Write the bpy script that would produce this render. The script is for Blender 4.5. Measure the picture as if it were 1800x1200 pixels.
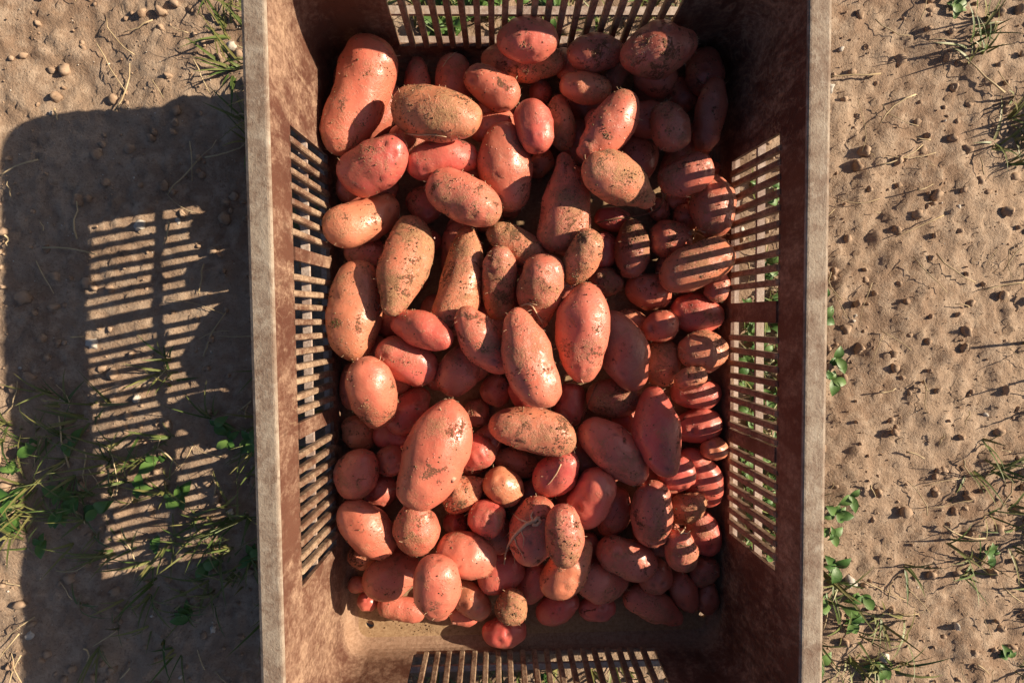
import bpy, bmesh, math, random
import numpy as np
from mathutils import Vector, Matrix, noise
from mathutils.bvhtree import BVHTree

for o in list(bpy.data.objects):
    bpy.data.objects.remove(o)
scene = bpy.context.scene
COL = scene.collection

# ------------------------------------------------------------------ camera
F_PX = 950.0                                   # focal length in pixels of the 1800 px wide photograph
CAM_LOC = Vector((-0.0314, 0.0336, 0.5195))
CAM_ROT = (-0.0418, -0.0252, -0.0097)
cam_data = bpy.data.cameras.new('camera')
cam_data.sensor_width = 36.0
cam_data.lens = F_PX / 1800.0 * 36.0
cam_data.clip_start = 0.01
cam_data.clip_end = 200.0
cam = bpy.data.objects.new('camera', cam_data)
cam.location = CAM_LOC
cam.rotation_euler = CAM_ROT
COL.objects.link(cam)
scene.camera = cam

# ------------------------------------------------------------------ sky, sun, exposure
SUN_EL, SUN_AZ = math.radians(27.0), math.radians(12.0)     # azimuth from +X towards +Y
world = bpy.data.worlds.new('World')
scene.world = world
world.use_nodes = True
wn, wl = world.node_tree.nodes, world.node_tree.links
wn.clear()
sky = wn.new('ShaderNodeTexSky')
sky.sky_type = 'NISHITA'
sky.sun_disc = False
sky.air_density = 0.6
sky.dust_density = 1.5
sky.ozone_density = 0.4
sky.sun_elevation = SUN_EL
sky.sun_rotation = math.pi / 2 - SUN_AZ
bg = wn.new('ShaderNodeBackground')
bg.inputs['Strength'].default_value = 0.05
wo = wn.new('ShaderNodeOutputWorld')
wl.new(sky.outputs[0], bg.inputs['Color'])
wl.new(bg.outputs[0], wo.inputs['Surface'])

sd = bpy.data.lights.new('sun', 'SUN')
sd.energy = 5.0
sd.angle = math.radians(0.53)
sd.color = (1.0, 0.84, 0.64)
sun = bpy.data.objects.new('sun', sd)
to_sun = Vector((math.cos(SUN_EL) * math.cos(SUN_AZ), math.cos(SUN_EL) * math.sin(SUN_AZ), math.sin(SUN_EL)))
sun.rotation_euler = to_sun.to_track_quat('Z', 'Y').to_euler()
sun.location = to_sun * 4
COL.objects.link(sun)

scene.view_settings.view_transform = 'Standard'
scene.view_settings.look = 'None'
scene.view_settings.exposure = 0.78
scene.view_settings.gamma = 1.0
scene.view_settings.use_curve_mapping = False

# ------------------------------------------------------------------ helpers
CAM_M = Matrix.Rotation(CAM_ROT[2], 3, 'Z') @ Matrix.Rotation(CAM_ROT[1], 3, 'Y') @ Matrix.Rotation(CAM_ROT[0], 3, 'X')

def ray(px, py):
    return (CAM_M @ Vector(((px - 900) / F_PX, -(py - 600) / F_PX, -1.0))).normalized()

def at(px, py, z):
    d = ray(px, py)
    return CAM_LOC + d * ((z - CAM_LOC.z) / d.z)

def mesh_obj(name, verts, faces, mat, parent=None, smooth=True, loc=None):
    me = bpy.data.meshes.new(name)
    me.from_pydata([tuple(v) for v in verts], [], faces)
    if smooth:
        me.polygons.foreach_set('use_smooth', [True] * len(me.polygons))
    me.materials.append(mat)
    me.update()
    o = bpy.data.objects.new(name, me)
    COL.objects.link(o)
    if parent is not None:
        o.parent = parent
    if loc is not None:
        o.location = loc
    return o

def tag(o, label=None, cat=None, group=None, kind=None):
    if label: o['label'] = label
    if cat: o['category'] = cat
    if group: o['group'] = group
    if kind: o['kind'] = kind
    return o

class NT:
    """small node-tree builder"""
    def __init__(self, name):
        self.m = bpy.data.materials.new(name)
        self.m.use_nodes = True
        self.t = self.m.node_tree
        self.n, self.l = self.t.nodes, self.t.links
        self.b = self.n['Principled BSDF']
    def node(self, typ, **kw):
        nd = self.n.new(typ)
        for k, v in kw.items():
            setattr(nd, k, v)
        return nd
    def put(self, sock, v):
        if hasattr(v, 'is_output'):
            self.l.new(v, sock)
        elif v is not None:
            sock.default_value = v
    def noise(self, vec, scale, detail=4.0, rough=0.55, dist=0.0):
        nd = self.node('ShaderNodeTexNoise')
        self.put(nd.inputs['Vector'], vec)
        nd.inputs['Scale'].default_value = scale
        nd.inputs['Detail'].default_value = detail
        nd.inputs['Roughness'].default_value = rough
        nd.inputs['Distortion'].default_value = dist
        return nd.outputs[0]
    def voronoi(self, vec, scale, feature='F1', out=0):
        nd = self.node('ShaderNodeTexVoronoi')
        nd.feature = feature
        self.put(nd.inputs['Vector'], vec)
        nd.inputs['Scale'].default_value = scale
        return nd.outputs[out]
    def math(self, op, a, b=0.0, clamp=False):
        nd = self.node('ShaderNodeMath', operation=op, use_clamp=clamp)
        self.put(nd.inputs[0], a)
        self.put(nd.inputs[1], b)
        return nd.outputs[0]
    def step(self, v, lo, hi, a=0.0, b=1.0):
        nd = self.node('ShaderNodeMapRange', interpolation_type='SMOOTHSTEP')
        self.put(nd.inputs['Value'], v)
        self.put(nd.inputs['From Min'], lo)
        self.put(nd.inputs['From Max'], hi)
        self.put(nd.inputs['To Min'], a)
        self.put(nd.inputs['To Max'], b)
        return nd.outputs[0]
    def mix(self, f, a, b, blend='MIX'):
        nd = self.node('ShaderNodeMix', data_type='RGBA', blend_type=blend)
        self.put(nd.inputs[0], f)
        self.put(nd.inputs[6], a if not isinstance(a, tuple) else (*a, 1.0))
        self.put(nd.inputs[7], b if not isinstance(b, tuple) else (*b, 1.0))
        return nd.outputs[2]
    def fmix(self, f, a, b):
        nd = self.node('ShaderNodeMix', data_type='FLOAT')
        self.put(nd.inputs[0], f)
        self.put(nd.inputs[2], a)
        self.put(nd.inputs[3], b)
        return nd.outputs[0]
    def bump(self, h, dist, strength=1.0, normal=None):
        nd = self.node('ShaderNodeBump')
        self.put(nd.inputs['Height'], h)
        nd.inputs['Distance'].default_value = dist
        nd.inputs['Strength'].default_value = strength
        if normal is not None:
            self.put(nd.inputs['Normal'], normal)
        return nd.outputs[0]
    def out(self, color=None, rough=None, normal=None, spec=None):
        if color is not None:
            self.put(self.b.inputs['Base Color'], color if not isinstance(color, tuple) else (*color, 1.0))
        if rough is not None: self.put(self.b.inputs['Roughness'], rough)
        if normal is not None: self.put(self.b.inputs['Normal'], normal)
        if spec is not None: self.put(self.b.inputs['Specular IOR Level'], spec)
        return self.m
    def obj_coord(self, randomise=False):
        tc = self.node('ShaderNodeTexCoord').outputs['Object']
        if not randomise:
            return tc
        inf = self.node('ShaderNodeObjectInfo')
        self.info = inf
        sc = self.math('MULTIPLY', inf.outputs['Random'], 37.0)
        cx = self.node('ShaderNodeCombineXYZ')
        for i in range(3):
            self.put(cx.inputs[i], sc)
        ad = self.node('ShaderNodeVectorMath', operation='ADD')
        self.l.new(tc, ad.inputs[0])
        self.l.new(cx.outputs[0], ad.inputs[1])
        return ad.outputs[0]
    def stretch(self, vec, s):
        mp = self.node('ShaderNodeMapping')
        self.l.new(vec, mp.inputs['Vector'])
        mp.inputs['Scale'].default_value = s
        return mp.outputs[0]

# ------------------------------------------------------------------ materials
def potato_material():
    t = NT('potato_skin')
    v = t.obj_coord(True)
    skin, dirt = t.info.outputs['Color'], t.info.outputs['Alpha']
    # skin: blotches, russet netting and lenticel dots
    n1 = t.noise(v, 42, 4, .6)
    c = t.mix(t.step(n1, .36, .66), skin, t.mix(.40, skin, (.68, .23, .14)))
    n2 = t.noise(v, 120, 5, .65)
    c = t.mix(t.step(n2, .50, .72, 0, .32), c, t.mix(.6, skin, (.26, .06, .045)))
    net = t.noise(v, 330, 4, .75, .6)
    c = t.mix(t.step(net, .50, .64, 0, .16), c, (.58, .31, .17))
    eye = t.node('ShaderNodeAttribute', attribute_name='eye').outputs['Fac']
    c = t.mix(t.math('MULTIPLY', eye, .7), c, (.12, .05, .035))
    # dry earth film with a grainy edge
    big = t.noise(v, 26, 3, .5, .3)
    med = t.noise(v, 105, 6, .7, .5)
    fine = t.noise(v, 520, 4, .75)
    s = t.math('ADD', t.math('MULTIPLY', big, .5), t.math('MULTIPLY', med, .5))
    s = t.math('ADD', s, t.math('MULTIPLY', t.math('SUBTRACT', fine, .5), .34))
    lo = t.fmix(dirt, .555, .40)
    dust = t.step(s, lo, t.math('ADD', lo, .19))
    film = t.math('MULTIPLY', dust, t.fmix(dirt, .55, .84))
    c = t.mix(film, c, t.mix(t.step(fine, .35, .65), (.20, .112, .052), (.42, .265, .135)))
    # thicker clusters of dark crumbs
    lo2 = t.fmix(dirt, .65, .55)
    cl = t.step(t.math('ADD', t.noise(v, 58, 5, .65, .5), t.math('MULTIPLY', t.math('SUBTRACT', fine, .5), .3)), lo2, t.math('ADD', lo2, .08))
    gr = t.step(fine, .40, .56)
    crumb = t.math('MULTIPLY', cl, gr)
    c = t.mix(t.math('MULTIPLY', crumb, .88), c, t.mix(net, (.085, .050, .028), (.22, .135, .075)))
    # single specks
    sp = t.step(t.voronoi(v, 240), .16, .27, 1, 0)
    spk = t.step(t.noise(v, 60, 4, .6), t.fmix(dirt, .60, .48), t.fmix(dirt, .66, .58))
    sp = t.math('MULTIPLY', sp, spk)
    c = t.mix(t.math('MULTIPLY', sp, .4), c, (.20, .110, .065))
    h = t.math('ADD', crumb, t.math('MULTIPLY', sp, .6))
    h = t.math('ADD', h, t.math('MULTIPLY', dust, t.math('MULTIPLY', fine, .9)))
    h = t.math('ADD', h, t.math('MULTIPLY', net, .22))
    nb = t.bump(n2, .0014, .40)
    nb = t.bump(h, .0009, .85, nb)
    cover = t.math('MAXIMUM', film, crumb)
    rough = t.math('ADD', t.fmix(cover, .36, .88), t.math('MULTIPLY', t.math('SUBTRACT', n2, .5), .55))
    return t.out(c, rough, nb, t.fmix(cover, .72, .16))

def plastic_material(name, amount, base=(.115, .042, .026), dustc=(.45, .29, .165), settle=True):
    """brown polypropylene with dried dirt: wiped smears, blotches, scuffs; earth settled where it meets the floor"""
    t = NT(name)
    g = t.node('ShaderNodeNewGeometry').outputs['Position']
    n1 = t.noise(g, 15, 6, .60, .7)
    n2 = t.noise(t.stretch(g, (70, 70, 34)), 1.0, 6, .72, .9)
    n3 = t.noise(g, 260, 5, .8)
    c = t.mix(t.step(t.noise(g, 9, 3), .35, .7), base, (base[0] * 1.5, base[1] * 1.7, base[2] * 1.6))
    s = t.math('ADD', t.math('MULTIPLY', n1, .55), t.math('MULTIPLY', n2, .45))
    s = t.math('ADD', s, t.math('MULTIPLY', t.math('SUBTRACT', n3, .5), .30))
    if settle:
        sep = t.node('ShaderNodeSeparateXYZ'); t.l.new(g, sep.inputs[0])
        s = t.math('ADD', s, t.step(sep.outputs[2], .002, .026, .22, 0))
    lo = .56 - .24 * amount
    d = t.step(s, lo, lo + .24)
    c = t.mix(t.math('MULTIPLY', d, .55 + .40 * amount), c, t.mix(t.step(n3, .35, .65), (dustc[0] * .66, dustc[1] * .62, dustc[2] * .58), dustc))
    rg = t.math('ABSOLUTE', t.math('SUBTRACT', t.noise(g, 30, 2, .5, 2.2), .5))
    msk = t.step(t.noise(g, 13, 4, .6, .6), .48, .62)
    sc = t.math('MULTIPLY', t.step(rg, .0, .03, 1, 0), msk)
    c = t.mix(t.math('MULTIPLY', sc, .28), c, (.50, .36, .23))
    gm = t.step(t.noise(g, 55, 6, .75, .5), .56, .70)
    c = t.mix(t.math('MULTIPLY', gm, .40), c, (.060, .032, .020))
    h = t.math('ADD', t.math('MULTIPLY', n3, .6), t.math('MULTIPLY', d, .4))
    nb = t.bump(h, .0006, .7)
    rough = t.fmix(d, .46, .92)
    return t.out(c, rough, nb, .3)

def simple(name, c1, c2, scale, rough=.85, bump=.0006, spec=.25, island=False):
    t = NT(name)
    g = t.node('ShaderNodeNewGeometry')
    n = t.noise(g.outputs['Position'], scale, 5, .65)
    f = t.step(n, .3, .7)
    c = t.mix(f, c1, c2)
    if island:
        r = g.outputs['Random Per Island']
        c = t.mix(t.math('MULTIPLY', r, .7), c, c2)
    return t.out(c, rough, t.bump(n, bump, .8), spec)

def rim_material():
    """sun bleached, scuffed top edge: blotches, dust grain, short scratches in all directions"""
    t = NT('worn_rim_plastic')
    g = t.node('ShaderNodeNewGeometry').outputs['Position']
    bl = t.noise(g, 30, 6, .72, .6)
    b2 = t.noise(g, 120, 5, .78)
    fi = t.noise(g, 480, 4, .8)
    c = t.mix(t.step(bl, .36, .66), (.22, .155, .115), (.36, .295, .23))
    c = t.mix(t.step(b2, .50, .66, 0, .55), c, (.45, .39, .32))
    c = t.mix(t.step(b2, .47, .34, 0, .60), c, (.14, .078, .052))
    for ang, sc in ((.5, 60), (-.7, 75), (1.35, 50)):
        mp = t.node('ShaderNodeMapping'); t.l.new(g, mp.inputs['Vector'])
        mp.inputs['Rotation'].default_value = (0, 0, ang)
        mp.inputs['Scale'].default_value = (sc * 12, sc, sc)
        s = t.noise(mp.outputs[0], 1.0, 2, .5, .4)
        c = t.mix(t.step(s, .66, .74, 0, .45), c, (.52, .45, .36))
        c = t.mix(t.step(s, .34, .27, 0, .40), c, (.12, .07, .05))
    c = t.mix(t.step(fi, .54, .70, 0, .45), c, (.19, .125, .085))
    return t.out(c, .82, t.bump(t.math('ADD', b2, fi), .0006, .7), .25)

M_POT = potato_material()
M_WALL = plastic_material('crate_plastic', .60, base=(.088, .036, .025), dustc=(.43, .285, .195))
M_SLAT = plastic_material('slat_plastic', .80, base=(.10, .045, .03), dustc=(.46, .335, .225))
M_RIM = rim_material()
M_LEDGE = plastic_material('outer_rib_plastic', .75, base=(.26, .17, .14), dustc=(.58, .49, .43))
M_FLOOR = plastic_material('crate_floor_plastic', .9, dustc=(.44, .30, .175))
M_SOIL = simple('soil_crumb', (.12, .072, .042), (.27, .175, .10), 700, .95, .0003, .1, True)
M_CRUMB = simple('dry_crumb', (.16, .10, .055), (.34, .23, .13), 700, .95, .0003, .1, True)
M_MOSS = simple('mossy_soil', (.05, .055, .02), (.12, .10, .04), 700, .95, .0003, .1, True)
M_ROOT = simple('dry_root', (.52, .35, .21), (.70, .53, .35), 300, .8, .0002, .2)
M_ROOTD = simple('dark_root', (.20, .10, .06), (.36, .20, .12), 300, .8, .0002, .2)

# ------------------------------------------------------------------ ground around the crate
GZ = -0.022
rs = np.random.RandomState(3)

VN = {}
def vnoise(x, y, seed):
    """smooth 2-D value noise with numpy"""
    if seed not in VN: VN[seed] = np.random.RandomState(seed).rand(256, 256)
    r = VN[seed]
    xi, yi = np.floor(x).astype(int), np.floor(y).astype(int)
    fx, fy = x - xi, y - yi
    fx, fy = fx * fx * (3 - 2 * fx), fy * fy * (3 - 2 * fy)
    g = lambda i, j: r[i % 256, j % 256]
    return (g(xi, yi) * (1 - fx) + g(xi + 1, yi) * fx) * (1 - fy) + (g(xi, yi + 1) * (1 - fx) + g(xi + 1, yi + 1) * fx) * fy

def ground_h(x, y):
    h = .014 * (vnoise(x * 7, y * 7, 1) - .5)
    for f, a, s in ((16, .005, 2), (47, .0025, 3), (110, .0032, 4), (230, .0030, 5)):
        xr, yr = x * .83 - y * .56 + s, x * .56 + y * .83
        w = vnoise(xr * f * .31, yr * f * .31, s + 20)
        h += a * (np.abs(vnoise(xr * f, yr * f, s) + .5 * vnoise(xr * f * 1.9 + 5, yr * f * 1.9, s + 9) - .75) * 2 - .4) * (.35 + w)
    # pressed flat under the crate
    d = np.maximum(np.abs(x) - .20, np.abs(y) - .295)
    k = np.clip(d / .05, 0, 1)
    return GZ - .004 + h * (.35 + .65 * k) - .006 * (1 - k)

def green_amount(x, y):
    return vnoise(x * 5 + 3.3, y * 5 + 1.7, 11) * .65 + vnoise(x * 14, y * 14, 12) * .35

def axis_coords(half, fine, step, n_out):
    a = np.arange(-half, half + 1e-9, step)
    o = half + np.geomspace(step * 2, fine, n_out)
    return np.concatenate([-o[::-1], a, o])
gx = axis_coords(.80, 5.0, .0042, 24)
gy = axis_coords(.60, 5.0, .0042, 24)
XX, YY = np.meshgrid(gx, gy)
ZZ = ground_h(XX, YY)
nx, ny = len(gx), len(gy)
gv = np.stack([XX.ravel(), YY.ravel(), ZZ.ravel()], 1)
ii = (np.arange(ny - 1)[:, None] * nx + np.arange(nx - 1)[None]).ravel()
gf = np.stack([ii, ii + 1, ii + 1 + nx, ii + nx], 1)

def soil_ground_material():
    t = NT('tilled_soil')
    g = t.node('ShaderNodeNewGeometry').outputs['Position']
    a = t.noise(g, 7, 5, .6)
    b = t.noise(g, 60, 6, .7)
    e = t.noise(g, 420, 4, .7)
    c = t.mix(t.step(a, .35, .65), (.28, .185, .125), (.38, .275, .195))
    c = t.mix(t.step(b, .42, .66, 0, .8), c, (.47, .36, .265))
    c = t.mix(t.step(e, .52, .68, 0, .55), c, (.18, .115, .075))
    h = t.math('ADD', t.math('MULTIPLY', b, .6), t.math('MULTIPLY', e, .5))
    return t.out(c, .95, t.bump(h, .003, .9), .1)
me = bpy.data.meshes.new('ground')
me.from_pydata(gv.tolist(), [], gf.tolist())
me.polygons.foreach_set('use_smooth', [True] * len(me.polygons))
me.materials.append(soil_ground_material())
ground = bpy.data.objects.new('ground', me)
COL.objects.link(ground)
tag(ground, 'dry brown tilled soil under and around the crate', 'ground', kind='structure')

def inside_crate(x, y, m=.0):
    return abs(x) < .203 + m and -.312 - m < y < .300 + m

# icosphere templates
def ico(sub):
    bm = bmesh.new()
    bmesh.ops.create_icosphere(bm, subdivisions=sub, radius=1.0)
    v = np.array([x.co[:] for x in bm.verts]); f = [[q.index for q in p.verts] for p in bm.faces]
    bm.free()
    return v, f
ICO1, ICO2 = ico(1), ico(2)
OCT = (np.array([(1, 0, 0), (-1, 0, 0), (0, 1, 0), (0, -1, 0), (0, 0, 1), (0, 0, -1)], float),
       [[0, 2, 4], [2, 1, 4], [1, 3, 4], [3, 0, 4], [2, 0, 5], [1, 2, 5], [3, 1, 5], [0, 3, 5]])

class Bag:
    def __init__(self): self.v, self.f, self.n = [], [], 0
    def add(self, v, f):
        self.v.append(np.asarray(v, float)); self.f += [[i + self.n for i in q] for q in f]; self.n += len(v)
    def build(self, name, mat, parent=None, smooth=True, loc=None):
        v = np.concatenate(self.v)
        if loc is not None: v = v - np.array(loc)
        return mesh_obj(name, v.tolist(), self.f, mat, parent, smooth, loc)

def lump(bag, tmpl, p, r, rr):
    q = tmpl[0] * (1 + .32 * (rr.rand(len(tmpl[0]), 1) - .5) * 2) * (r * (.7 + .6 * rr.rand(3)))
    a = rr.rand() * 6.28; ca, sa = math.cos(a), math.sin(a)
    q = q @ np.array([[ca, sa, 0], [-sa, ca, 0], [0, 0, 1]])
    bag.add(q + np.asarray(p), tmpl[1])

clods, stones = Bag(), Bag()
for k in range(17000):
    x, y = rs.uniform(-.72, .78), rs.uniform(-.50, .50)
    if inside_crate(x, y, -.03): continue
    r = .0006 + .0050 * rs.rand() ** 12
    z = float(ground_h(np.array(x), np.array(y))) + r * .1
    if inside_crate(x, y, .006) and r > .004: continue
    lump(stones if rs.rand() < .06 else clods, ICO2 if r > .0022 else ICO1, (x, y, z), r, rs)
tag(clods.build('soil_clods', simple('soil_clod', (.25, .16, .105), (.42, .305, .215), 160, .95, .001, .1, True), smooth=True),
    'loose crumbs of brown earth scattered on the ground', 'soil', kind='stuff')
tag(stones.build('gravel', simple('pale_stone', (.40, .35, .29), (.60, .55, .48), 220, .85, .0006, .25, True), smooth=True),
    'small pale stones lying in the soil round the crate', 'gravel', kind='stuff')

def strip_tube(bag, pts, r0, r1, seg=4):
    pts = [Vector(p) for p in pts]
    n = len(pts); vs = []; fs = []
    for i, p in enumerate(pts):
        t = (pts[min(i + 1, n - 1)] - pts[max(i - 1, 0)]).normalized()
        a = t.cross(Vector((.13, .31, .94)))
        if a.length < 1e-4: a = t.cross(Vector((1, 0, 0)))
        a.normalize(); b = t.cross(a)
        r = r0 + (r1 - r0) * i / (n - 1)
        for k in range(seg):
            w = 6.2832 * k / seg
            vs.append(p + (a * math.cos(w) + b * math.sin(w)) * r)
    for i in range(n - 1):
        for k in range(seg):
            fs.append([i * seg + k, i * seg + (k + 1) % seg, (i + 1) * seg + (k + 1) % seg, (i + 1) * seg + k])
    fs.append(list(range(seg))[::-1]); fs.append([(n - 1) * seg + k for k in range(seg)])
    bag.add([tuple(v) for v in vs], fs)

straw = Bag()
for k in range(600):
    x, y = rs.uniform(-.70, .75), rs.uniform(-.48, .48)
    if inside_crate(x, y, .012): continue
    if green_amount(np.array(x), np.array(y)) < .40 and rs.rand() < .6: continue
    a, ln = rs.uniform(0, 6.28), rs.uniform(.008, .055)
    cv = rs.uniform(-.5, .5)
    pts = []
    for i in range(5):
        s = i / 4 - .5
        px, py = x + ln * s * math.cos(a + cv * s), y + ln * s * math.sin(a + cv * s)
        if inside_crate(px, py, .004): break
        pts.append((px, py, float(ground_h(np.array(px), np.array(py))) + .0035 + .003 * rs.rand()))
    if len(pts) < 3: continue
    r = rs.uniform(.0004, .0011)
    strip_tube(straw, pts, r, r * .6, 4)
tag(straw.build('dry_straw', simple('straw', (.36, .26, .14), (.56, .45, .28), 90, .8, .0003, .25, True)),
    'short bits of dry straw strewn over the soil', 'straw', kind='stuff')

def blade(bag, x, y, z, a, ln, w, lean, curl, n=5):
    vs, fs = [], []
    d = (math.cos(a), math.sin(a)); s = (-d[1], d[0])
    hx = hz = 0.0; ang = lean
    for i in range(n):
        t = i / (n - 1); ww = w * (1 - t) ** .7 * (.6 + .4 * min(1, 4 * t + .3))
        for e in (-1, 1):
            vs.append((x + d[0] * hx + s[0] * ww * e, y + d[1] * hx + s[1] * ww * e, z + hz + .25 * ww))
        vs.append((x + d[0] * hx, y + d[1] * hx, z + hz))
        hx += ln / (n - 1) * math.sin(ang); hz += ln / (n - 1) * math.cos(ang); ang += curl / (n - 1)
    for i in range(n - 1):
        b = i * 3
        fs += [[b, b + 2, b + 5, b + 3], [b + 2, b + 1, b + 4, b + 5]]
    bag.add(vs, fs)
grass, weeds = Bag(), Bag()
for k in range(2100):
    x, y = rs.uniform(-.70, .75), rs.uniform(-.48, .48)
    if inside_crate(x, y, .008): continue
    g = float(green_amount(np.array(x), np.array(y)))
    near = inside_crate(x, y, .075)
    if g < (.47 if near else .60): continue
    z = float(ground_h(np.array(x), np.array(y))) - .002
    a0 = rs.uniform(0, 6.28)
    for j in range(rs.randint(3, 7)):
        a = a0 + rs.uniform(-1.6, 1.6); ln = rs.uniform(.015, .055); lean = rs.uniform(.3, 1.2)
        ex, ey = x + math.cos(a) * ln * .95, y + math.sin(a) * ln * .95
        if inside_crate(ex, ey, .003): a += math.pi
        if inside_crate(x + math.cos(a) * ln * .95, y + math.sin(a) * ln * .95, .003): continue
        blade(grass, x + rs.uniform(-.004, .004), y + rs.uniform(-.004, .004), z, a, ln, rs.uniform(.0008, .002), lean, rs.uniform(.2, 1.1))
def leaf(bag, x, y, z, a, ln, w, tilt):
    vs, fs = [], []
    d = Vector((math.cos(a), math.sin(a), 0)); s = Vector((-d.y, d.x, 0))
    n = 7
    for i in range(n):
        t = i / (n - 1); ww = w * math.sin(math.pi * min(1, .06 + .94 * t) ** .8) + .0002
        c = Vector((x, y, z)) + d * (ln * t) + Vector((0, 0, ln * (tilt * t - .55 * t * t)))
        vs += [c + s * ww + Vector((0, 0, ww * .35)), c, c - s * ww + Vector((0, 0, ww * .35))]
    for i in range(n - 1):
        b = i * 3
        fs += [[b, b + 1, b + 4, b + 3], [b + 1, b + 2, b + 5, b + 4]]
    bag.add([tuple(v) for v in vs], fs)
for k in range(520):
    x, y = rs.uniform(-.70, .75), rs.uniform(-.48, .48)
    near = .204 < x < .33 and -.26 < y < .06 or -.12 < x < .02 and .30 < y < .40
    if inside_crate(x, y, .022): continue
    g = float(green_amount(np.array(x), np.array(y)))
    if g < (.36 if near else .64): continue
    z = float(ground_h(np.array(x), np.array(y)))
    for j in range(rs.randint(4, 8)):
        a = rs.uniform(0, 6.28); ln = rs.uniform(.007, .019)
        if inside_crate(x + math.cos(a) * ln * 1.1, y + math.sin(a) * ln * 1.1, .002): continue
        leaf(weeds, x, y, z + rs.uniform(.001, .010), a, ln, ln * rs.uniform(.22, .36), rs.uniform(.3, .8))
for k in range(150):
    if k < 105: x, y = rs.uniform(.218, .275), rs.uniform(-.20, .05)
    else: x, y = rs.uniform(-.12, .03), rs.uniform(.312, .37)
    if k < 105 and rs.rand() < .3: y = rs.uniform(-.23, .17)
    z = float(ground_h(np.array(x), np.array(y)))
    for j in range(rs.randint(3, 7)):
        a = rs.uniform(0, 6.28); ln = rs.uniform(.006, .015)
        if inside_crate(x + math.cos(a) * ln * 1.1, y + math.sin(a) * ln * 1.1, .001): continue
        leaf(weeds, x, y, z + rs.uniform(.001, .012), a, ln, ln * rs.uniform(.16, .36), rs.uniform(.3, .9))
    for j in range(4):
        a = rs.uniform(0, 6.28); ln = rs.uniform(.015, .04)
        if inside_crate(x + math.cos(a) * ln, y + math.sin(a) * ln, .001): continue
        blade(grass, x, y, z - .002, a, ln, rs.uniform(.0007, .0016), rs.uniform(.3, 1.1), rs.uniform(.2, 1.0))
# a leaf under the drain hole by the right wall
hp = at(1235, 1078, 0)
for a in (.4, 2.4, 4.4):
    leaf(weeds, hp.x + .004, hp.y, GZ - .004, a, .012, .004, .5)
def leaf_material(name, c1, c2):
    t = NT(name)
    g = t.node('ShaderNodeNewGeometry')
    r = g.outputs['Random Per Island']
    c = t.mix(r, c1, c2)
    t.b.inputs['Subsurface Weight'].default_value = .0
    return t.out(c, .5, t.bump(t.noise(g.outputs['Position'], 300, 3), .0004, .6), .35)
tag(grass.build('grass', leaf_material('grass_blade', (.07, .12, .025), (.22, .20, .07))),
    'thin green grass sprouting in patches from the soil', 'grass', kind='stuff')
tag(weeds.build('low_weeds', leaf_material('weed_leaf', (.05, .13, .025), (.12, .21, .05))),
    'low leafy green weeds growing beside the crate', 'weeds', kind='stuff')

# ------------------------------------------------------------------ the crate
W, L, DR, HR = .18, .275, .055, .138
LN = .285                                       # the near end wall stands a little further out
def LY(sy): return LN if sy < 0 else L
#          # half inner size at the floor, draft, rim height
TH = .0032                                      # wall thickness
RC, RF = .020, .009                             # corner and floor fillet radii
ZT = .1044
crate = bpy.data.objects.new('harvest_crate', None)
crate.location = (0, 0, GZ)
COL.objects.link(crate)
tag(crate, 'dusty brown plastic harvest crate with slatted sides, full of red potatoes', 'crate')

def child(o):
    o.parent = crate
    o.matrix_parent_inverse = crate.matrix_world.inverted()
    return o
bpy.context.view_layer.update()

def cpart(name, verts, faces, mat, parent=None, smooth=False):
    o = mesh_obj(name, verts, faces, mat, None, smooth)
    p = parent or crate
    o.parent = p
    o.matrix_parent_inverse = Matrix.Translation((0, 0, -GZ))
    return o

# vertical profile of the inner face: (offset outwards from the drafted plane, z)
PROF_LOW = [(-RF, 0.0)] + [(-RF + RF * math.cos(a), RF + RF * math.sin(a)) for a in (-1.2, -.8, -.4, 0.0)]

SIDES = {'right': (1, 0), 'left': (-1, 0), 'far': (0, 1), 'near': (0, -1)}
def wp(side, u, z, n):
    """a point on a wall: u along it, z up, n outwards from its inner face"""
    sx, sy = SIDES[side]
    if sx:
        return (sx * (W + DR * z + n), u, z)
    return (u, sy * (LY(sy) + DR * z + n), z)

def hull(bag, side, u0, u1, prof):
    """a strip of wall between u0 and u1 following the profile, with thickness"""
    k = len(prof); vs = []
    for u in (u0, u1):
        for n, z in prof: vs.append(wp(side, u, z, n))
        for n, z in prof:
            vs.append(wp(side, u, z - (TH if z < RF * .5 else 0), n + (TH if z > RF * .5 else TH * .5)))
    fs = []
    for i in range(k - 1):
        fs.append([i, i + 1, 2 * k + i + 1, 2 * k + i])                       # inner
        fs.append([k + i, 3 * k + i, 3 * k + i + 1, k + i + 1])               # outer
        for b in (0, 2 * k):
            fs.append([b + i, b + k + i, b + k + i + 1, b + i + 1])
    fs.append([0, 2 * k, 3 * k, k]); fs.append([k - 1, 2 * k - 1, 4 * k - 1, 3 * k - 1])
    bag.add(vs, fs)

def slat_mesh(h, w, name):
    """one upright bar: rounded inner face standing proud of the wall, local x along wall, y outwards, z up"""
    sec = [(-w / 2, TH), (-w / 2, -.0008), (-w * .36, -.0019), (w * .36, -.0019), (w / 2, -.0008), (w / 2, TH)]
    vs = []; zs = [-h / 2, -h / 2 + .002, h / 2 - .002, h / 2]
    for j, z in enumerate(zs):
        for x, y in sec:
            vs.append((x, y + (.0012 if j in (0, 3) and y < 0 else 0), z))
    k = len(sec); fs = []
    for j in range(3):
        for i in range(k):
            a, b = j * k + i, j * k + (i + 1) % k
            fs.append([a, b, b + k, a + k])
    fs.append(list(range(k))[::-1]); fs.append([3 * k + i for i in range(k)])
    me = bpy.data.meshes.new(name)
    me.from_pydata(vs, [], fs); me.materials.append(M_SLAT); me.update()
    return me

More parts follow.
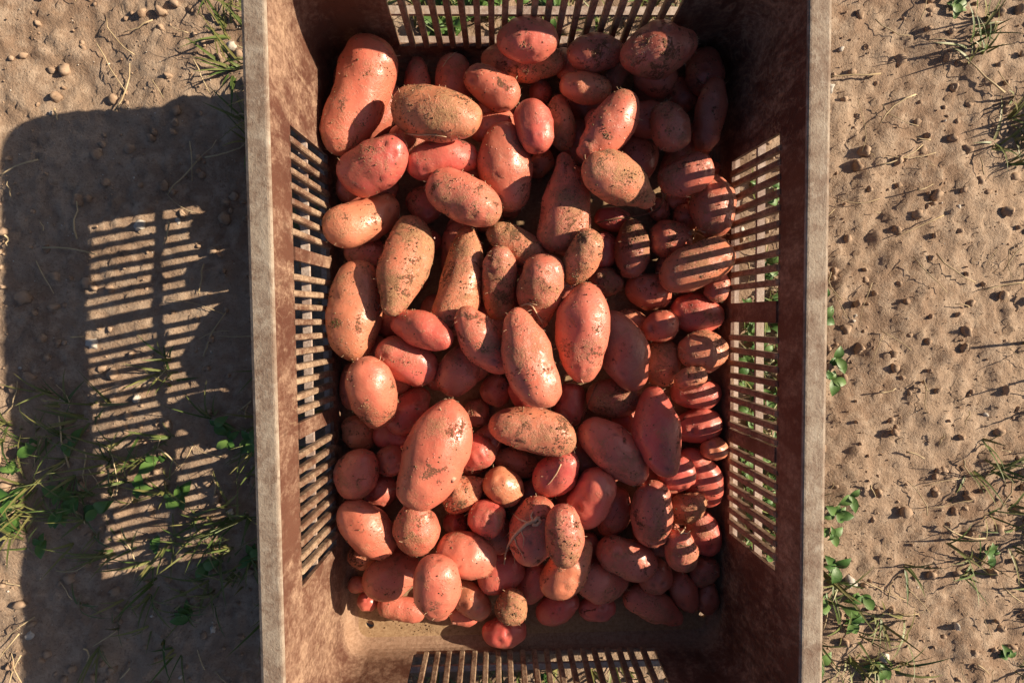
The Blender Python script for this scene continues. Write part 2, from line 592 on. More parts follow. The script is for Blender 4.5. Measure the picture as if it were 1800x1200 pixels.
ang = math.atan(DR)
def slat_matrix(side, u, z, jit):
    sx, sy = SIDES[side]
    nrm = Vector((sx, sy, 0)); U = Vector((abs(sy), abs(sx), 0))
    V = (Vector((0, 0, 1)) + nrm * DR).normalized(); N = U.cross(V) * (1 if (U.cross(V)).dot(nrm) > 0 else -1)
    m = Matrix((U, N, V)).transposed().to_4x4()
    m.translation = Vector(wp(side, u, z, 0)) 
    return m @ Matrix.Rotation(jit, 4, 'Y')

def y_on_wall(px, py, side, z):
    return at(px, py, z).y
rs2 = random.Random(8)
SPEC = {  # slot ends along the wall, bottom of the slots, number of gaps, pillar positions with half widths
    'left': (-.172, .180, .0290, 31, [(at(588, 463, .03).y, .0050), (at(592, 727, .03).y, .0062)]),
    'right': (-.168, .174, .0290, 30, [(at(1315, 549, .06).y, .0085), (at(1310, 777, .06).y, .0060)]),
    'far': (-.116, .116, .0260, 20, []),
    'near': (-.116, .116, .0130, 20, []),
}
WALL_LABEL = {'left': 'sunlit dusty wall on the left with its slats lit', 'right': 'shaded wall on the right, light falling through its slats',
              'far': 'dark shaded far end wall', 'near': 'near end wall, half of it in shade'}
for side, (u0, u1, zb, ngap, pillars) in SPEC.items():
    half = (L if SIDES[side][0] else W) - RC
    lo_end = (LN if SIDES[side][0] else W) - RC
    bag = Bag()
    hull(bag, side, u0, u1, PROF_LOW + [(0, zb)])
    hull(bag, side, u0, u1, [(0, ZT), (0, HR - .002)])
    full = PROF_LOW + [(0, zb), (0, ZT), (0, HR - .002)]
    hull(bag, side, -lo_end, u0, full)
    hull(bag, side, u1, half, full)
    for c, hw in pillars:
        hull(bag, side, c - hw, c + hw, [(-.0015, zb), (-.0015, ZT)])
    w = cpart('wall', np.concatenate(bag.v).tolist(), bag.f, M_WALL)
    w['label'] = WALL_LABEL[side]
    h = ZT - zb + .004
    pitch = (u1 - u0) / ngap
    me = slat_mesh(h, pitch * .44, 'slat')
    for k in range(1, ngap):
        u = u0 + k * pitch
        if any(abs(u - c) < hw + pitch * .30 for c, hw in pillars): continue
        o = bpy.data.objects.new('slat', me)
        COL.objects.link(o)
        o.parent = w
        o.matrix_parent_inverse = Matrix.Translation((0, 0, -GZ))
        o.matrix_basis = slat_matrix(side, u + rs2.uniform(-.0004, .0004), (ZT + zb) / 2, rs2.uniform(-.014, .014))
        # w has its own parent inverse, so its world matrix is identity: undo the extra shift
        o.matrix_parent_inverse = Matrix.Identity(4)

# rounded upright corners
for sx in (-1, 1):
    for sy in (-1, 1):
        prof = PROF_LOW + [(0, .03), (0, .07), (0, ZT), (0, HR - .002)]
        vs, fs = [], []; N = 9; k = len(prof)
        for j in range(N):
            a = (math.pi / 2) * j / (N - 1)
            for off in (0, TH):
                for n, z in prof:
                    e = DR * z + n + off
                    r = max(RC + e, .001)
                    vs.append((sx * (W - RC + r * math.cos(a)), sy * (LY(sy) - RC + r * math.sin(a)), z - (TH if off and z < RF * .5 else 0)))
        for j in range(N - 1):
            b, c = j * 2 * k, (j + 1) * 2 * k
            for i in range(k - 1):
                fs.append([b + i, b + i + 1, c + i + 1, c + i]); fs.append([b + k + i, c + k + i, c + k + i + 1, b + k + i + 1])
            fs.append([b, c, c + k, b + k])
        o = cpart('corner', vs, fs, M_WALL, smooth=True)

def sweep(name, prof, zref, mat, closed=True, smooth=False):
    """closed cross-section (n, z) swept round the crate's rounded rectangle"""
    path = []
    for (sx, sy) in ((1, 1), (-1, 1), (-1, -1), (1, -1)):
        for j in range(8):
            a = (math.pi / 2) * j / 7
            if sx * sy < 0: a = math.pi / 2 - a
            path.append((sx, sy, a))
    k = len(prof); vs = []
    for sx, sy, a in path:
        for n, z in prof:
            r = RC + DR * z + n
            vs.append((sx * (W - RC + r * math.cos(a)), sy * (LY(sy) - RC + r * math.sin(a)), z))
    m = len(path); fs = []
    for j in range(m):
        for i in range(k):
            a, b = j * k + i, j * k + (i + 1) % k
            c, d = ((j + 1) % m) * k + (i + 1) % k, ((j + 1) % m) * k + i
            fs.append([a, b, c, d])
    return cpart(name, vs, fs, mat, smooth=smooth)
sweep('rim', [(0, HR - .0018), (.0004, HR - .0004), (.0012, HR + .0001), (.0024, HR + .0003), (.0050, HR + .0002), (.0150, HR - .0004), (.0172, HR - .0014),
              (.0180, HR - .004), (.0176, HR - .024), (.0148, HR - .024), (.0148, HR - .0048), (.0034, HR - .0048), (.0034, HR - .0018)], HR, M_RIM)
o = sweep('outer_rib', [(TH + .0002, .0640), (TH + .0002, .0668), (.0100, .0668), (.0100, .0640)], .06, M_LEDGE)
o = sweep('outer_rib', [(TH + .0002, .0235), (TH + .0002, .0258), (.0090, .0258), (.0090, .0235)], .02, M_LEDGE)
for sx in (-1, 1):
    for sy in (-1, 1):
        # feet under the corners
        c = (sx * .155, sy * .25); r = .016
        vs = [(c[0] + r * math.cos(6.2832 * i / 16) * k, c[1] + r * math.sin(6.2832 * i / 16) * k, z) for z, k in ((-TH - .0002, 1.0), (GZ - .001, .85)) for i in range(16)]
        fs = [[i, (i + 1) % 16, 16 + (i + 1) % 16, 16 + i] for i in range(16)] + [list(range(16))[::-1], list(range(16, 32))]
        cpart('foot', vs, fs, M_WALL)

# floor plate with drain holes
h1, h2 = at(650, 1097, 0), at(1235, 1078, 0)
holes = [(h1.x, h1.y, .0042), (h2.x, h2.y, .0036)]
fx0, fy0, fyn = W - RF, L - RF, LN - RF
s = .007
xs = sorted([-fx0, fx0] + [h[0] + e for h in holes for e in (-s, s)])
ys_ = []
for h in holes: ys_ += [h[1] - s, h[1] + s]
# the two holes sit in different columns: give each column its own rows
bag = Bag()
def quad(x0, x1, y0, y1):
    if x1 - x0 < 1e-6 or y1 - y0 < 1e-6: return
    bag.add([(x0, y0, 0), (x1, y0, 0), (x1, y1, 0), (x0, y1, 0)], [[0, 1, 2, 3]])
ha, hb = sorted(holes)
quad(-fx0, ha[0] - s, -fyn, fy0); quad(ha[0] + s, hb[0] - s, -fyn, fy0); quad(hb[0] + s, fx0, -fyn, fy0)
for hx, hy, r in holes:
    quad(hx - s, hx + s, -fyn, hy - s); quad(hx - s, hx + s, hy + s, fy0)
    n = 24; vs = []; fs = []
    for i in range(n):
        a = 2 * math.pi * (i + .5) / n - math.pi / n * 0
        ca, sa = math.cos(a), math.sin(a); m_ = s / max(abs(ca), abs(sa))
        vs += [(hx + m_ * ca, hy + m_ * sa, 0), (hx + r * ca, hy + r * sa, 0), (hx + r * ca, hy + r * sa, -TH)]
    for i in range(n):
        j = (i + 1) % n
        fs += [[3 * i, 3 * j, 3 * j + 1, 3 * i + 1], [3 * i + 1, 3 * j + 1, 3 * j + 2, 3 * i + 2]]
    # square corners of the cell
    for sx in (-1, 1):
        for sy in (-1, 1):
            q = [(hx + sx * s, hy + sy * s)]
            near = sorted(range(n), key=lambda i: (vs[3 * i][0] - q[0][0]) ** 2 + (vs[3 * i][1] - q[0][1]) ** 2)[:2]
            vs.append((q[0][0], q[0][1], 0)); fs.append([len(vs) - 1, 3 * near[0], 3 * near[1]])
    bag.add(vs, fs)
# floor corners between the fillets are covered by the corner parts
cpart('floor', np.concatenate(bag.v).tolist(), bag.f, M_FLOOR)

# ------------------------------------------------------------------ every potato: centre, long axis, side axis, length, three widths, bend (m), skin, dirt, label
POTATOES = [
 (-0.1516, 0.2252, 0.044, -0.3552, -0.9348, 0.0, -0.9348, 0.3552, 0.0, 0.1061, 0.0557, 0.0459, 0.04, -0.0039, 'p', 0.45, 'largest dusty pink potato, bulbous at its upper end, in the upper left corner'),
 (-0.1649, 0.2556, 0.0125, -0.3955, -0.9185, 0.0, -0.9185, 0.3955, 0.0, 0.0377, 0.0228, 0.026, 0.0228, 0.0, 'p', 0.5, 'dim potato half hidden behind the large bulbous one in the upper left corner'),
 (-0.1031, 0.2471, 0.0125, 0.0089, -1.0, 0.0, -1.0, -0.0089, 0.0, 0.0532, 0.0219, 0.024, 0.0229, 0.0, 'p', 0.4, 'narrow upright potato in shade just right of the large bulbous corner potato'),
 (-0.071, 0.2454, 0.017, -0.1013, -0.9949, 0.0, -0.9949, 0.1013, 0.0, 0.0572, 0.0311, 0.0342, 0.0311, 0.0, 'p', 0.3, 'dark shaded potato with a pale fibre on it, under the far slats'),
 (-0.08, 0.2022, 0.0695, 0.9598, -0.1884, 0.2079, -0.1926, -0.9813, 0.0, 0.077, 0.0399, 0.0432, 0.0353, 0.0019, 'o', 0.75, 'large tan dusted oval potato with a torn gash, near the upper left'),
 (-0.0347, 0.2323, 0.0455, 0.8862, -0.4634, 0.0, -0.4634, -0.8862, 0.0, 0.0517, 0.0294, 0.0328, 0.0294, 0.0, 'p', 0.3, 'bright smooth potato pointing down right, beside the tan dusted oval one'),
 (-0.0349, 0.203, 0.035, 0.9104, 0.4137, 0.0, 0.4137, -0.9104, 0.0, 0.0415, 0.0221, 0.0241, 0.0231, 0.0, 'p', 0.35, 'small creased potato squeezed between the tan oval one and a long upright one'),
 (-0.0222, 0.1635, 0.047, 0.1181, -0.971, -0.2079, -0.9927, -0.1207, 0.0, 0.0756, 0.0383, 0.0452, 0.0403, 0.0025, 'p', 0.4, 'long upright potato in the upper middle with a blunt lower end'),
 (0.0001, 0.1932, 0.0635, 0.211, -0.9675, 0.1392, -0.977, -0.2131, 0.0, 0.0468, 0.0293, 0.0317, 0.0293, 0.0, 'r', 0.1, 'smooth clean upright potato with a bright eye at its lower tip'),
 (0.0257, 0.2048, 0.038, 0.1223, -0.9925, 0.0, -0.9925, -0.1223, 0.0, 0.0489, 0.022, 0.025, 0.022, 0.0, 'o', 0.6, 'narrow dusty potato standing half shaded right of the smooth clean one'),
 (0.0594, 0.1908, 0.071, -0.6313, -0.7756, 0.0, -0.7756, 0.6313, 0.0, 0.0675, 0.0364, 0.0355, 0.028, -0.0037, 'p', 0.5, 'slanting potato with its lower half lit and a muddy shadow edge across it'),
 (0.0449, 0.2299, 0.0515, 0.9903, -0.1389, 0.0, -0.1389, -0.9903, 0.0, 0.045, 0.0223, 0.0272, 0.0223, 0.0, 'o', 0.45, 'small pointed oval potato with one lit patch, in the upper right middle'),
 (-0.0051, 0.2616, 0.0665, 0.9969, -0.0369, 0.0698, -0.0369, -0.9993, 0.0, 0.0514, 0.0289, 0.0322, 0.0289, 0.0, 'p', 0.25, 'topmost potato lying crosswise against the far slats'),
 (-0.0078, 0.2594, 0.0365, 0.9482, -0.1577, 0.2756, -0.1641, -0.9864, 0.0, 0.076, 0.0279, 0.0329, 0.0279, 0.002, 'o', 0.8, 'dirt caked long potato under the topmost crosswise one'),
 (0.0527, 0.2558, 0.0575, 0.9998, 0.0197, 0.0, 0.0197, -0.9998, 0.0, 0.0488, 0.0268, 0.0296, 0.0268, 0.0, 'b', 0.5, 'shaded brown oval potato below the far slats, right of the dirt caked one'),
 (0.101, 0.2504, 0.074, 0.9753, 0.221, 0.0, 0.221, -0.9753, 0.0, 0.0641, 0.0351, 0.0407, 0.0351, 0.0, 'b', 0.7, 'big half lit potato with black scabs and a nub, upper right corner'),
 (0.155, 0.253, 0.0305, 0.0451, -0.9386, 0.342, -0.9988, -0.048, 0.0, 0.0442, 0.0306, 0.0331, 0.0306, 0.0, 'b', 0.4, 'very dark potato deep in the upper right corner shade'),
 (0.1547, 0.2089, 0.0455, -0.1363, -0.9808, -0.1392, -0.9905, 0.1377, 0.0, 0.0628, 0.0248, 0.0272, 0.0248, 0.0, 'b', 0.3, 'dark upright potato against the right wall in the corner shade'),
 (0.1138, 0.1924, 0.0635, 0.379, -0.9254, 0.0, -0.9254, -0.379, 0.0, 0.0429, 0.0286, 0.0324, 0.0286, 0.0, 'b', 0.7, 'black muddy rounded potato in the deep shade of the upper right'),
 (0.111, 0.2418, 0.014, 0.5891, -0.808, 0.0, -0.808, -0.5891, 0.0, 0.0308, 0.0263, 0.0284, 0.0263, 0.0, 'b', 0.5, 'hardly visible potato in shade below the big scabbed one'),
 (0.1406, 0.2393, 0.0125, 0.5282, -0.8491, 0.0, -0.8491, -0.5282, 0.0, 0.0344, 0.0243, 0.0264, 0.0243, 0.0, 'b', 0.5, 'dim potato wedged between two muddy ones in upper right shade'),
 (0.095, 0.1781, 0.0215, 0.9193, -0.3935, 0.0, -0.3935, -0.9193, 0.0, 0.0406, 0.0375, 0.0416, 0.0375, 0.0, 'p', 0.4, 'wide shaded potato with a dark eye, right of the slanting half lit one'),
 (0.0098, 0.2422, 0.011, 0.7, -0.7141, 0.0, -0.7141, -0.7, 0.0, 0.0223, 0.019, 0.0211, 0.019, 0.0, 'p', 0.4, 'small sunken potato below the dirt caked long one'),
 (0.1303, 0.1552, 0.0545, 0.934, 0.2907, 0.2079, 0.2972, -0.9548, 0.0, 0.0465, 0.0293, 0.0337, 0.0283, 0.0015, 'p', 0.5, 'striped potato with two lit bands, highest of the striped ones'),
 (0.1706, 0.1715, 0.008, 0.3996, -0.9167, 0.0, -0.9167, -0.3996, 0.0, 0.0171, 0.014, 0.0172, 0.014, 0.0, 'p', 0.3, 'tiny striped potato end touching the right wall near the upper slats'),
 (0.159, 0.1313, 0.0395, 0.1943, -0.9809, 0.0, -0.9809, -0.1943, 0.0, 0.0568, 0.0334, 0.0394, 0.0334, -0.002, 'p', 0.6, 'striped potato with a dark crack, against the upper right slats'),
 (0.1456, 0.1264, 0.0155, 0.9043, -0.4036, -0.1392, -0.4076, -0.9132, 0.0, 0.0267, 0.0212, 0.0244, 0.0212, 0.0, 'p', 0.5, 'small striped potato with straw at its right end'),
 (0.1207, 0.1345, 0.0095, 0.4566, -0.8897, 0.0, -0.8897, -0.4566, 0.0, 0.023, 0.0171, 0.0193, 0.0171, 0.0, 'p', 0.5, 'tiny striped potato behind the rooted end of the dusty slanting one'),
 (0.1374, 0.144, 0.0095, 0.9805, -0.1966, 0.0, -0.1966, -0.9805, 0.0, 0.0229, 0.0171, 0.0193, 0.0171, 0.0, 'o', 0.4, 'sliver of a potato under the highest striped one'),
 (0.0695, 0.1427, 0.074, 0.8275, -0.3079, -0.4695, -0.3487, -0.9372, 0.0, 0.0777, 0.0345, 0.0401, 0.0233, -0.0028, 'o', 0.75, 'dusty tan potato with a thin root at its shaded right end'),
 (0.0231, 0.133, 0.05, -0.0672, -0.9977, 0.0, -0.9977, 0.0672, 0.0, 0.087, 0.0245, 0.0451, 0.0471, -0.0049, 'p', 0.55, 'pear shaped potato, thin neck up, in the upper middle'),
 (0.0093, 0.1769, 0.011, 0.7366, -0.6763, 0.0, -0.6763, -0.7366, 0.0, 0.0214, 0.0243, 0.0265, 0.0243, 0.0, 'o', 0.4, "sunken potato bit left of the pear shaped one's neck"),
 (-0.1357, 0.1668, 0.056, 0.8625, 0.373, 0.342, 0.3969, -0.9179, 0.0, 0.0682, 0.0421, 0.0412, 0.0326, 0.0048, 'r', 0.35, 'red kidney shaped potato with a grey scab, below the large bulbous one'),
 (-0.0783, 0.1692, 0.0485, 0.9813, 0.1924, 0.0, 0.1924, -0.9813, 0.0, 0.0628, 0.0322, 0.0351, 0.0303, -0.002, 'r', 0.2, 'bright red potato with a sharp shadow on its right end'),
 (-0.0586, 0.1343, 0.062, 0.8943, -0.4474, 0.0, -0.4474, -0.8943, 0.0, 0.0672, 0.0362, 0.04, 0.0362, 0.0, 'p', 0.55, 'blunt oval potato slanting down right, under the bright red one'),
 (-0.1498, 0.1222, 0.038, 0.7623, 0.4456, -0.4695, 0.5046, -0.8633, 0.0, 0.073, 0.0389, 0.0379, 0.031, 0.002, 'o', 0.3, 'pale orange potato leaning on the left slats below the red kidney shaped one'),
 (-0.1497, 0.1544, 0.017, 0.9906, 0.1368, 0.0, 0.1368, -0.9906, 0.0, 0.0568, 0.0312, 0.0333, 0.0312, 0.0, 'p', 0.4, 'potato squashed under the red kidney shaped one'),
 (-0.099, 0.1391, 0.014, 0.6279, -0.7783, 0.0, -0.7783, -0.6279, 0.0, 0.0347, 0.0263, 0.0294, 0.0263, 0.0, 'p', 0.4, 'small shaded potato left of the blunt slanting oval one'),
 (-0.1138, 0.0801, 0.0515, -0.1736, -0.9235, 0.342, -0.9828, 0.1847, 0.0, 0.0936, 0.042, 0.042, 0.0283, -0.0029, 'o', 0.9, 'very dusty potato tapering downwards, left of centre'),
 (-0.0679, 0.0671, 0.044, -0.213, -0.9746, 0.0698, -0.9769, 0.2135, 0.0, 0.0982, 0.0298, 0.0388, 0.0458, -0.006, 'o', 0.75, 'long muddy potato widening downwards, in the middle left'),
 (-0.0306, 0.0642, 0.05, -0.0239, -0.9132, -0.4067, -0.9997, 0.0261, 0.0, 0.0675, 0.0266, 0.032, 0.0276, 0.0, 'p', 0.8, 'slim upright potato dusted grey on its lower half'),
 (-0.0151, 0.098, 0.0455, 0.8656, -0.5008, 0.0, -0.5008, -0.8656, 0.0, 0.0564, 0.0268, 0.0307, 0.0258, 0.0, 'o', 0.95, 'brown earth covered potato below the long upright one'),
 (0.0066, 0.0562, 0.056, -0.0597, -0.9116, -0.4067, -0.9979, 0.0654, 0.0, 0.0659, 0.04, 0.039, 0.0263, 0.0019, 'p', 0.6, 'top shaped potato with dirt freckles and a hairy lower tip'),
 (0.0379, 0.0839, 0.0665, -0.2597, -0.8439, -0.4695, -0.9558, 0.2941, 0.0, 0.0519, 0.0266, 0.0295, 0.0238, -0.0014, 'o', 0.85, 'small earth crusted potato right of the top shaped one'),
 (0.0407, 0.0213, 0.065, -0.0615, -0.9981, 0.0, -0.9981, 0.0615, 0.0, 0.0851, 0.0413, 0.0456, 0.0403, 0.0, 'p', 0.4, 'big upright potato with a square brown clod of earth'),
 (-0.0039, 0.0021, 0.083, 0.3271, -0.945, 0.0, -0.945, -0.3271, 0.0, 0.0862, 0.0277, 0.0406, 0.0433, 0.0046, 'p', 0.4, 'club shaped potato on top of the pile in the middle'),
 (0.077, 0.0036, 0.0455, 0.3559, -0.9345, 0.0, -0.9345, -0.3559, 0.0, 0.0756, 0.0342, 0.0412, 0.0352, -0.003, 'b', 0.25, 'long shaded potato right of the big upright one with the clod'),
 (0.0916, 0.0966, 0.0245, -0.0296, -0.9971, 0.0698, -0.9996, 0.0296, 0.0, 0.0553, 0.026, 0.0313, 0.0281, 0.0, 'b', 0.8, 'dark upright potato covered in dried mud, right of the middle'),
 (0.0678, 0.0967, 0.0125, 0.0827, -0.9966, 0.0, -0.9966, -0.0827, 0.0, 0.0343, 0.0234, 0.0256, 0.0234, 0.0, 'r', 0.1, 'smooth reddish potato bit in shade left of the dried mud one'),
 (0.1277, 0.1058, 0.0215, 0.9996, 0.0297, 0.0, 0.0297, -0.9996, 0.0, 0.0399, 0.0304, 0.0346, 0.0315, 0.0, 'p', 0.5, 'round brownish potato beside the straw tuft'),
 (0.1439, 0.0782, 0.044, 0.9179, 0.3969, 0.0, 0.3969, -0.9179, 0.0, 0.0693, 0.0352, 0.0402, 0.0362, 0.0, 'o', 0.6, 'large striped potato, shaded left half, on the right side'),
 (0.1689, 0.0608, 0.029, -0.3365, -0.9391, 0.0698, -0.9414, 0.3373, 0.0, 0.0286, 0.0187, 0.0218, 0.0198, 0.0, 'p', 0.3, 'small potato with one bright band below the large striped one'),
 (0.1538, 0.0364, 0.0185, 0.9823, -0.1874, 0.0, -0.1874, -0.9823, 0.0, 0.0508, 0.0319, 0.0372, 0.0319, 0.0, 'r', 0.3, 'red striped potato with a black scab and a single lit band'),
 (0.1556, 0.002, 0.0305, 0.9388, 0.0419, -0.342, 0.0445, -0.999, 0.0, 0.0489, 0.0333, 0.0385, 0.0333, 0.0, 'o', 0.6, 'dusty yellowish striped potato right beside the slat pillar'),
 (0.109, 0.0576, 0.017, 0.9368, -0.3499, 0.0, -0.3499, -0.9368, 0.0, 0.0452, 0.0308, 0.035, 0.0287, 0.0, 'p', 0.3, 'shaded red potato left of the large striped one'),
 (0.0698, 0.0674, 0.014, 0.9725, -0.2331, 0.0, -0.2331, -0.9725, 0.0, 0.0333, 0.0245, 0.0277, 0.0234, 0.0, 'b', 0.6, 'brown shaded potato tucked under the dried mud one'),
 (0.1166, 0.0255, 0.029, 0.9238, 0.3765, -0.0698, 0.3774, -0.926, 0.0, 0.035, 0.0239, 0.0281, 0.026, 0.0, 'p', 0.3, 'stubby striped potato lying across a muddy banded one'),
 (0.1219, -0.0094, 0.017, -0.0346, -0.9994, 0.0, -0.9994, 0.0346, 0.0, 0.0449, 0.0321, 0.0353, 0.031, 0.0, 'o', 0.7, 'striped potato with a dark muddy band across its top'),
 (0.0949, 0.0288, 0.0125, 0.8654, -0.501, 0.0, -0.501, -0.8654, 0.0, 0.0327, 0.0204, 0.0236, 0.0204, 0.0, 'o', 0.6, 'small pointed potato half lit left of the stubby striped one'),
 (0.1398, -0.0213, 0.0425, 0.8571, 0.3852, 0.342, 0.4099, -0.9121, 0.0, 0.0299, 0.0193, 0.0214, 0.0173, 0.0, 'o', 0.6, 'small potato with a black cut corner, lying on a pink striped one'),
 (0.1544, -0.0372, 0.0155, 0.9963, -0.0863, 0.0, -0.0863, -0.9963, 0.0, 0.0491, 0.0258, 0.0323, 0.0269, 0.0016, 'r', 0.2, 'pink striped potato under the small one with a black cut'),
 (0.1561, -0.0697, 0.017, 0.9841, 0.1774, 0.0, 0.1774, -0.9841, 0.0, 0.046, 0.028, 0.0334, 0.028, 0.0, 'r', 0.2, 'smooth pink striped potato beside the lower slat pillar'),
 (0.1084, -0.0646, 0.0575, 0.0676, -0.911, 0.4067, -0.9973, -0.074, 0.0, 0.0799, 0.0326, 0.0395, 0.0336, 0.003, 'r', 0.3, 'long upright red potato, smooth shade on its left, stripes on its right'),
 (0.0732, -0.0405, 0.0275, 1.0, -0.0097, 0.0, -0.0097, -1.0, 0.0, 0.0497, 0.0324, 0.0377, 0.0324, 0.0, 'b', 0.8, 'earth dulled dark potato right of the club shaped one'),
 (0.0357, -0.0477, 0.0155, -0.0875, -0.9962, 0.0, -0.9962, 0.0875, 0.0, 0.0419, 0.0268, 0.03, 0.0268, 0.0, 'r', 0.1, "smooth shaded pink potato right of the club's fat end"),
 (0.1671, -0.089, 0.0275, 0.9768, -0.051, -0.2079, -0.0522, -0.9986, 0.0, 0.025, 0.0179, 0.0211, 0.019, 0.0, 'o', 0.2, 'tiny smooth orange potato at the right wall'),
 (0.0684, -0.0854, 0.0485, 0.7315, -0.6783, 0.0698, -0.68, -0.7332, 0.0, 0.0749, 0.0352, 0.0402, 0.0372, -0.003, 'p', 0.3, 'large shaded potato slanting down right, left of the long upright red one'),
 (0.0909, -0.0671, 0.014, 0.4766, -0.8791, 0.0, -0.8791, -0.4766, 0.0, 0.0333, 0.0248, 0.028, 0.0248, 0.0, 'p', 0.3, 'dim potato deep between the large slanting one and the long red one'),
 (-0.0029, -0.0654, 0.056, 0.9685, -0.2489, 0.0, -0.2489, -0.9685, 0.0, 0.0781, 0.0364, 0.0374, 0.0374, -0.0039, 'o', 0.6, 'long crosswise potato with a crust of wet soil at its right end'),
 (-0.0051, -0.0359, 0.0335, 0.7121, -0.6881, 0.1392, -0.6949, -0.7191, 0.0, 0.0406, 0.0257, 0.0288, 0.0268, 0.0, 'r', 0.1, 'orange red potato end peeping out under the club shaped one'),
 (-0.1554, 0.0419, 0.0425, -0.0496, -0.989, 0.1392, -0.9987, 0.0501, 0.0, 0.0892, 0.0428, 0.0478, 0.0418, 0.002, 'o', 0.5, 'large pale potato with a dark mossy speck, against the left slats'),
 (-0.1383, -0.0284, 0.062, 0.083, -0.879, -0.4695, -0.9956, -0.0941, 0.0, 0.0683, 0.0366, 0.0394, 0.0346, 0.0, 'p', 0.45, 'stout potato just below the large pale one at the left'),
 (-0.166, -0.0277, 0.014, 0.0007, -1.0, 0.0, -1.0, -0.0007, 0.0, 0.0461, 0.0244, 0.0276, 0.0255, 0.0, 'p', 0.4, 'shaded potato behind the stout one at the left slats'),
 (-0.1637, -0.0724, 0.014, 0.5342, -0.8338, -0.1392, -0.842, -0.5395, 0.0, 0.0371, 0.0245, 0.0277, 0.0234, 0.0, 'o', 0.4, 'small potato end with a dirt rim, under the stout left one'),
 (-0.0961, 0.0238, 0.0635, 0.8591, -0.3108, 0.4067, -0.3402, -0.9404, 0.0, 0.0608, 0.0277, 0.0306, 0.0258, -0.0019, 'r', 0.25, 'red potato with a round bright left end and shaded right half'),
 (-0.1114, -0.0021, 0.0485, 0.8843, -0.4617, -0.0698, -0.4628, -0.8865, 0.0, 0.0567, 0.0346, 0.0386, 0.0336, 0.0, 'r', 0.3, 'smooth red oval potato beside the large pale one'),
 (-0.0434, 0.0161, 0.0695, 0.5667, -0.8121, -0.1392, -0.8201, -0.5723, 0.0, 0.0673, 0.0284, 0.036, 0.0275, 0.0028, 'p', 0.6, 'muddy tipped potato slanting down right in the centre'),
 (-0.0656, -0.0098, 0.0455, 0.5835, 0.8121, 0.0, 0.8121, -0.5835, 0.0, 0.0513, 0.032, 0.035, 0.03, 0.0, 'p', 0.5, 'potato seen end on with a star shaped eye'),
 (-0.1514, 0.0942, 0.017, 0.8795, -0.4759, 0.0, -0.4759, -0.8795, 0.0, 0.0414, 0.0314, 0.0345, 0.0314, 0.0, 'p', 0.4, 'shaded potato below the pale orange one at the left'),
 (-0.1145, -0.0492, 0.0245, -0.5862, -0.7345, 0.342, -0.7816, 0.6238, 0.0, 0.0498, 0.0251, 0.0313, 0.0292, 0.0, 'r', 0.3, 'red potato with a torn flap of skin, right of the stout left one'),
 (-0.1326, -0.0746, 0.014, 1.0, -0.0097, 0.0, -0.0097, -1.0, 0.0, 0.0358, 0.0245, 0.0267, 0.0245, 0.0, 'r', 0.2, 'sunken potato below the one with the torn flap'),
 (-0.0869, -0.0786, 0.0695, -0.341, -0.9401, 0.0, -0.9401, 0.341, 0.0, 0.098, 0.0439, 0.0553, 0.0515, -0.0029, 'p', 0.4, 'huge egg shaped potato in the lower left middle'),
 (-0.0345, -0.0338, 0.0155, 0.8376, -0.5462, 0.0, -0.5462, -0.8376, 0.0, 0.0297, 0.0266, 0.0298, 0.0277, 0.0, 'b', 0.5, 'dark potato under the muddy tipped one in the centre'),
 (-0.0523, -0.0547, 0.011, 0.0292, -0.9996, 0.0, -0.9996, -0.0292, 0.0, 0.0269, 0.0204, 0.0226, 0.0204, 0.0, 'b', 0.4, "small dark potato right of the huge egg's top"),
 (-0.0529, -0.0849, 0.0425, 0.7292, 0.6843, 0.0, 0.6843, -0.7292, 0.0, 0.0337, 0.0283, 0.0324, 0.0294, 0.0, 'r', 0.4, 'rounded red potato right of the huge egg shaped one'),
 (-0.1593, -0.104, 0.0365, -0.4481, -0.826, -0.342, -0.879, 0.4769, 0.0, 0.0514, 0.0327, 0.0388, 0.0337, 0.0, 'p', 0.4, 'oval potato with a bright glint, at the left below the small ends'),
 (-0.1509, -0.1521, 0.0425, 0.6796, -0.7336, 0.0, -0.7336, -0.6796, 0.0, 0.0634, 0.0334, 0.0385, 0.0334, 0.0, 'p', 0.25, 'clean oval potato slanting down right at the lower left slats'),
 (-0.1058, -0.1507, 0.047, -0.0843, -0.9359, -0.342, -0.996, 0.0897, 0.0, 0.0521, 0.0342, 0.0392, 0.0332, 0.0, 'p', 0.6, 'speckled potato with a chipped bottom, below the huge egg'),
 (-0.1437, -0.1273, 0.014, 0.8559, 0.5171, 0.0, 0.5171, -0.8559, 0.0, 0.0346, 0.0236, 0.0279, 0.0257, 0.0, 'p', 0.3, 'shaded potato between the glinting oval and the huge egg'),
 (-0.1318, -0.0957, 0.023, 0.4594, -0.8855, -0.0698, -0.8877, -0.4605, 0.0, 0.028, 0.0263, 0.0284, 0.0263, 0.0, 'p', 0.3, 'dark potato sunk left of the huge egg'),
 (-0.0638, -0.1266, 0.0305, 0.8006, 0.5992, 0.0, 0.5992, -0.8006, 0.0, 0.0445, 0.0281, 0.0323, 0.0177, -0.0021, 'o', 0.7, 'knobbly tan potato with a dark hollow and pointed tip'),
 (-0.0284, -0.1175, 0.0365, 0.6585, -0.7526, 0.0, -0.7526, -0.6585, 0.0, 0.0386, 0.0298, 0.034, 0.0298, 0.0, 'o', 0.3, 'orange potato right of the knobbly one'),
 (-0.044, -0.1442, 0.0425, 0.9487, -0.3162, 0.0, -0.3162, -0.9487, 0.0, 0.0332, 0.0305, 0.0336, 0.0305, 0.0, 'r', 0.3, 'round pink potato with a dark crack at its right side'),
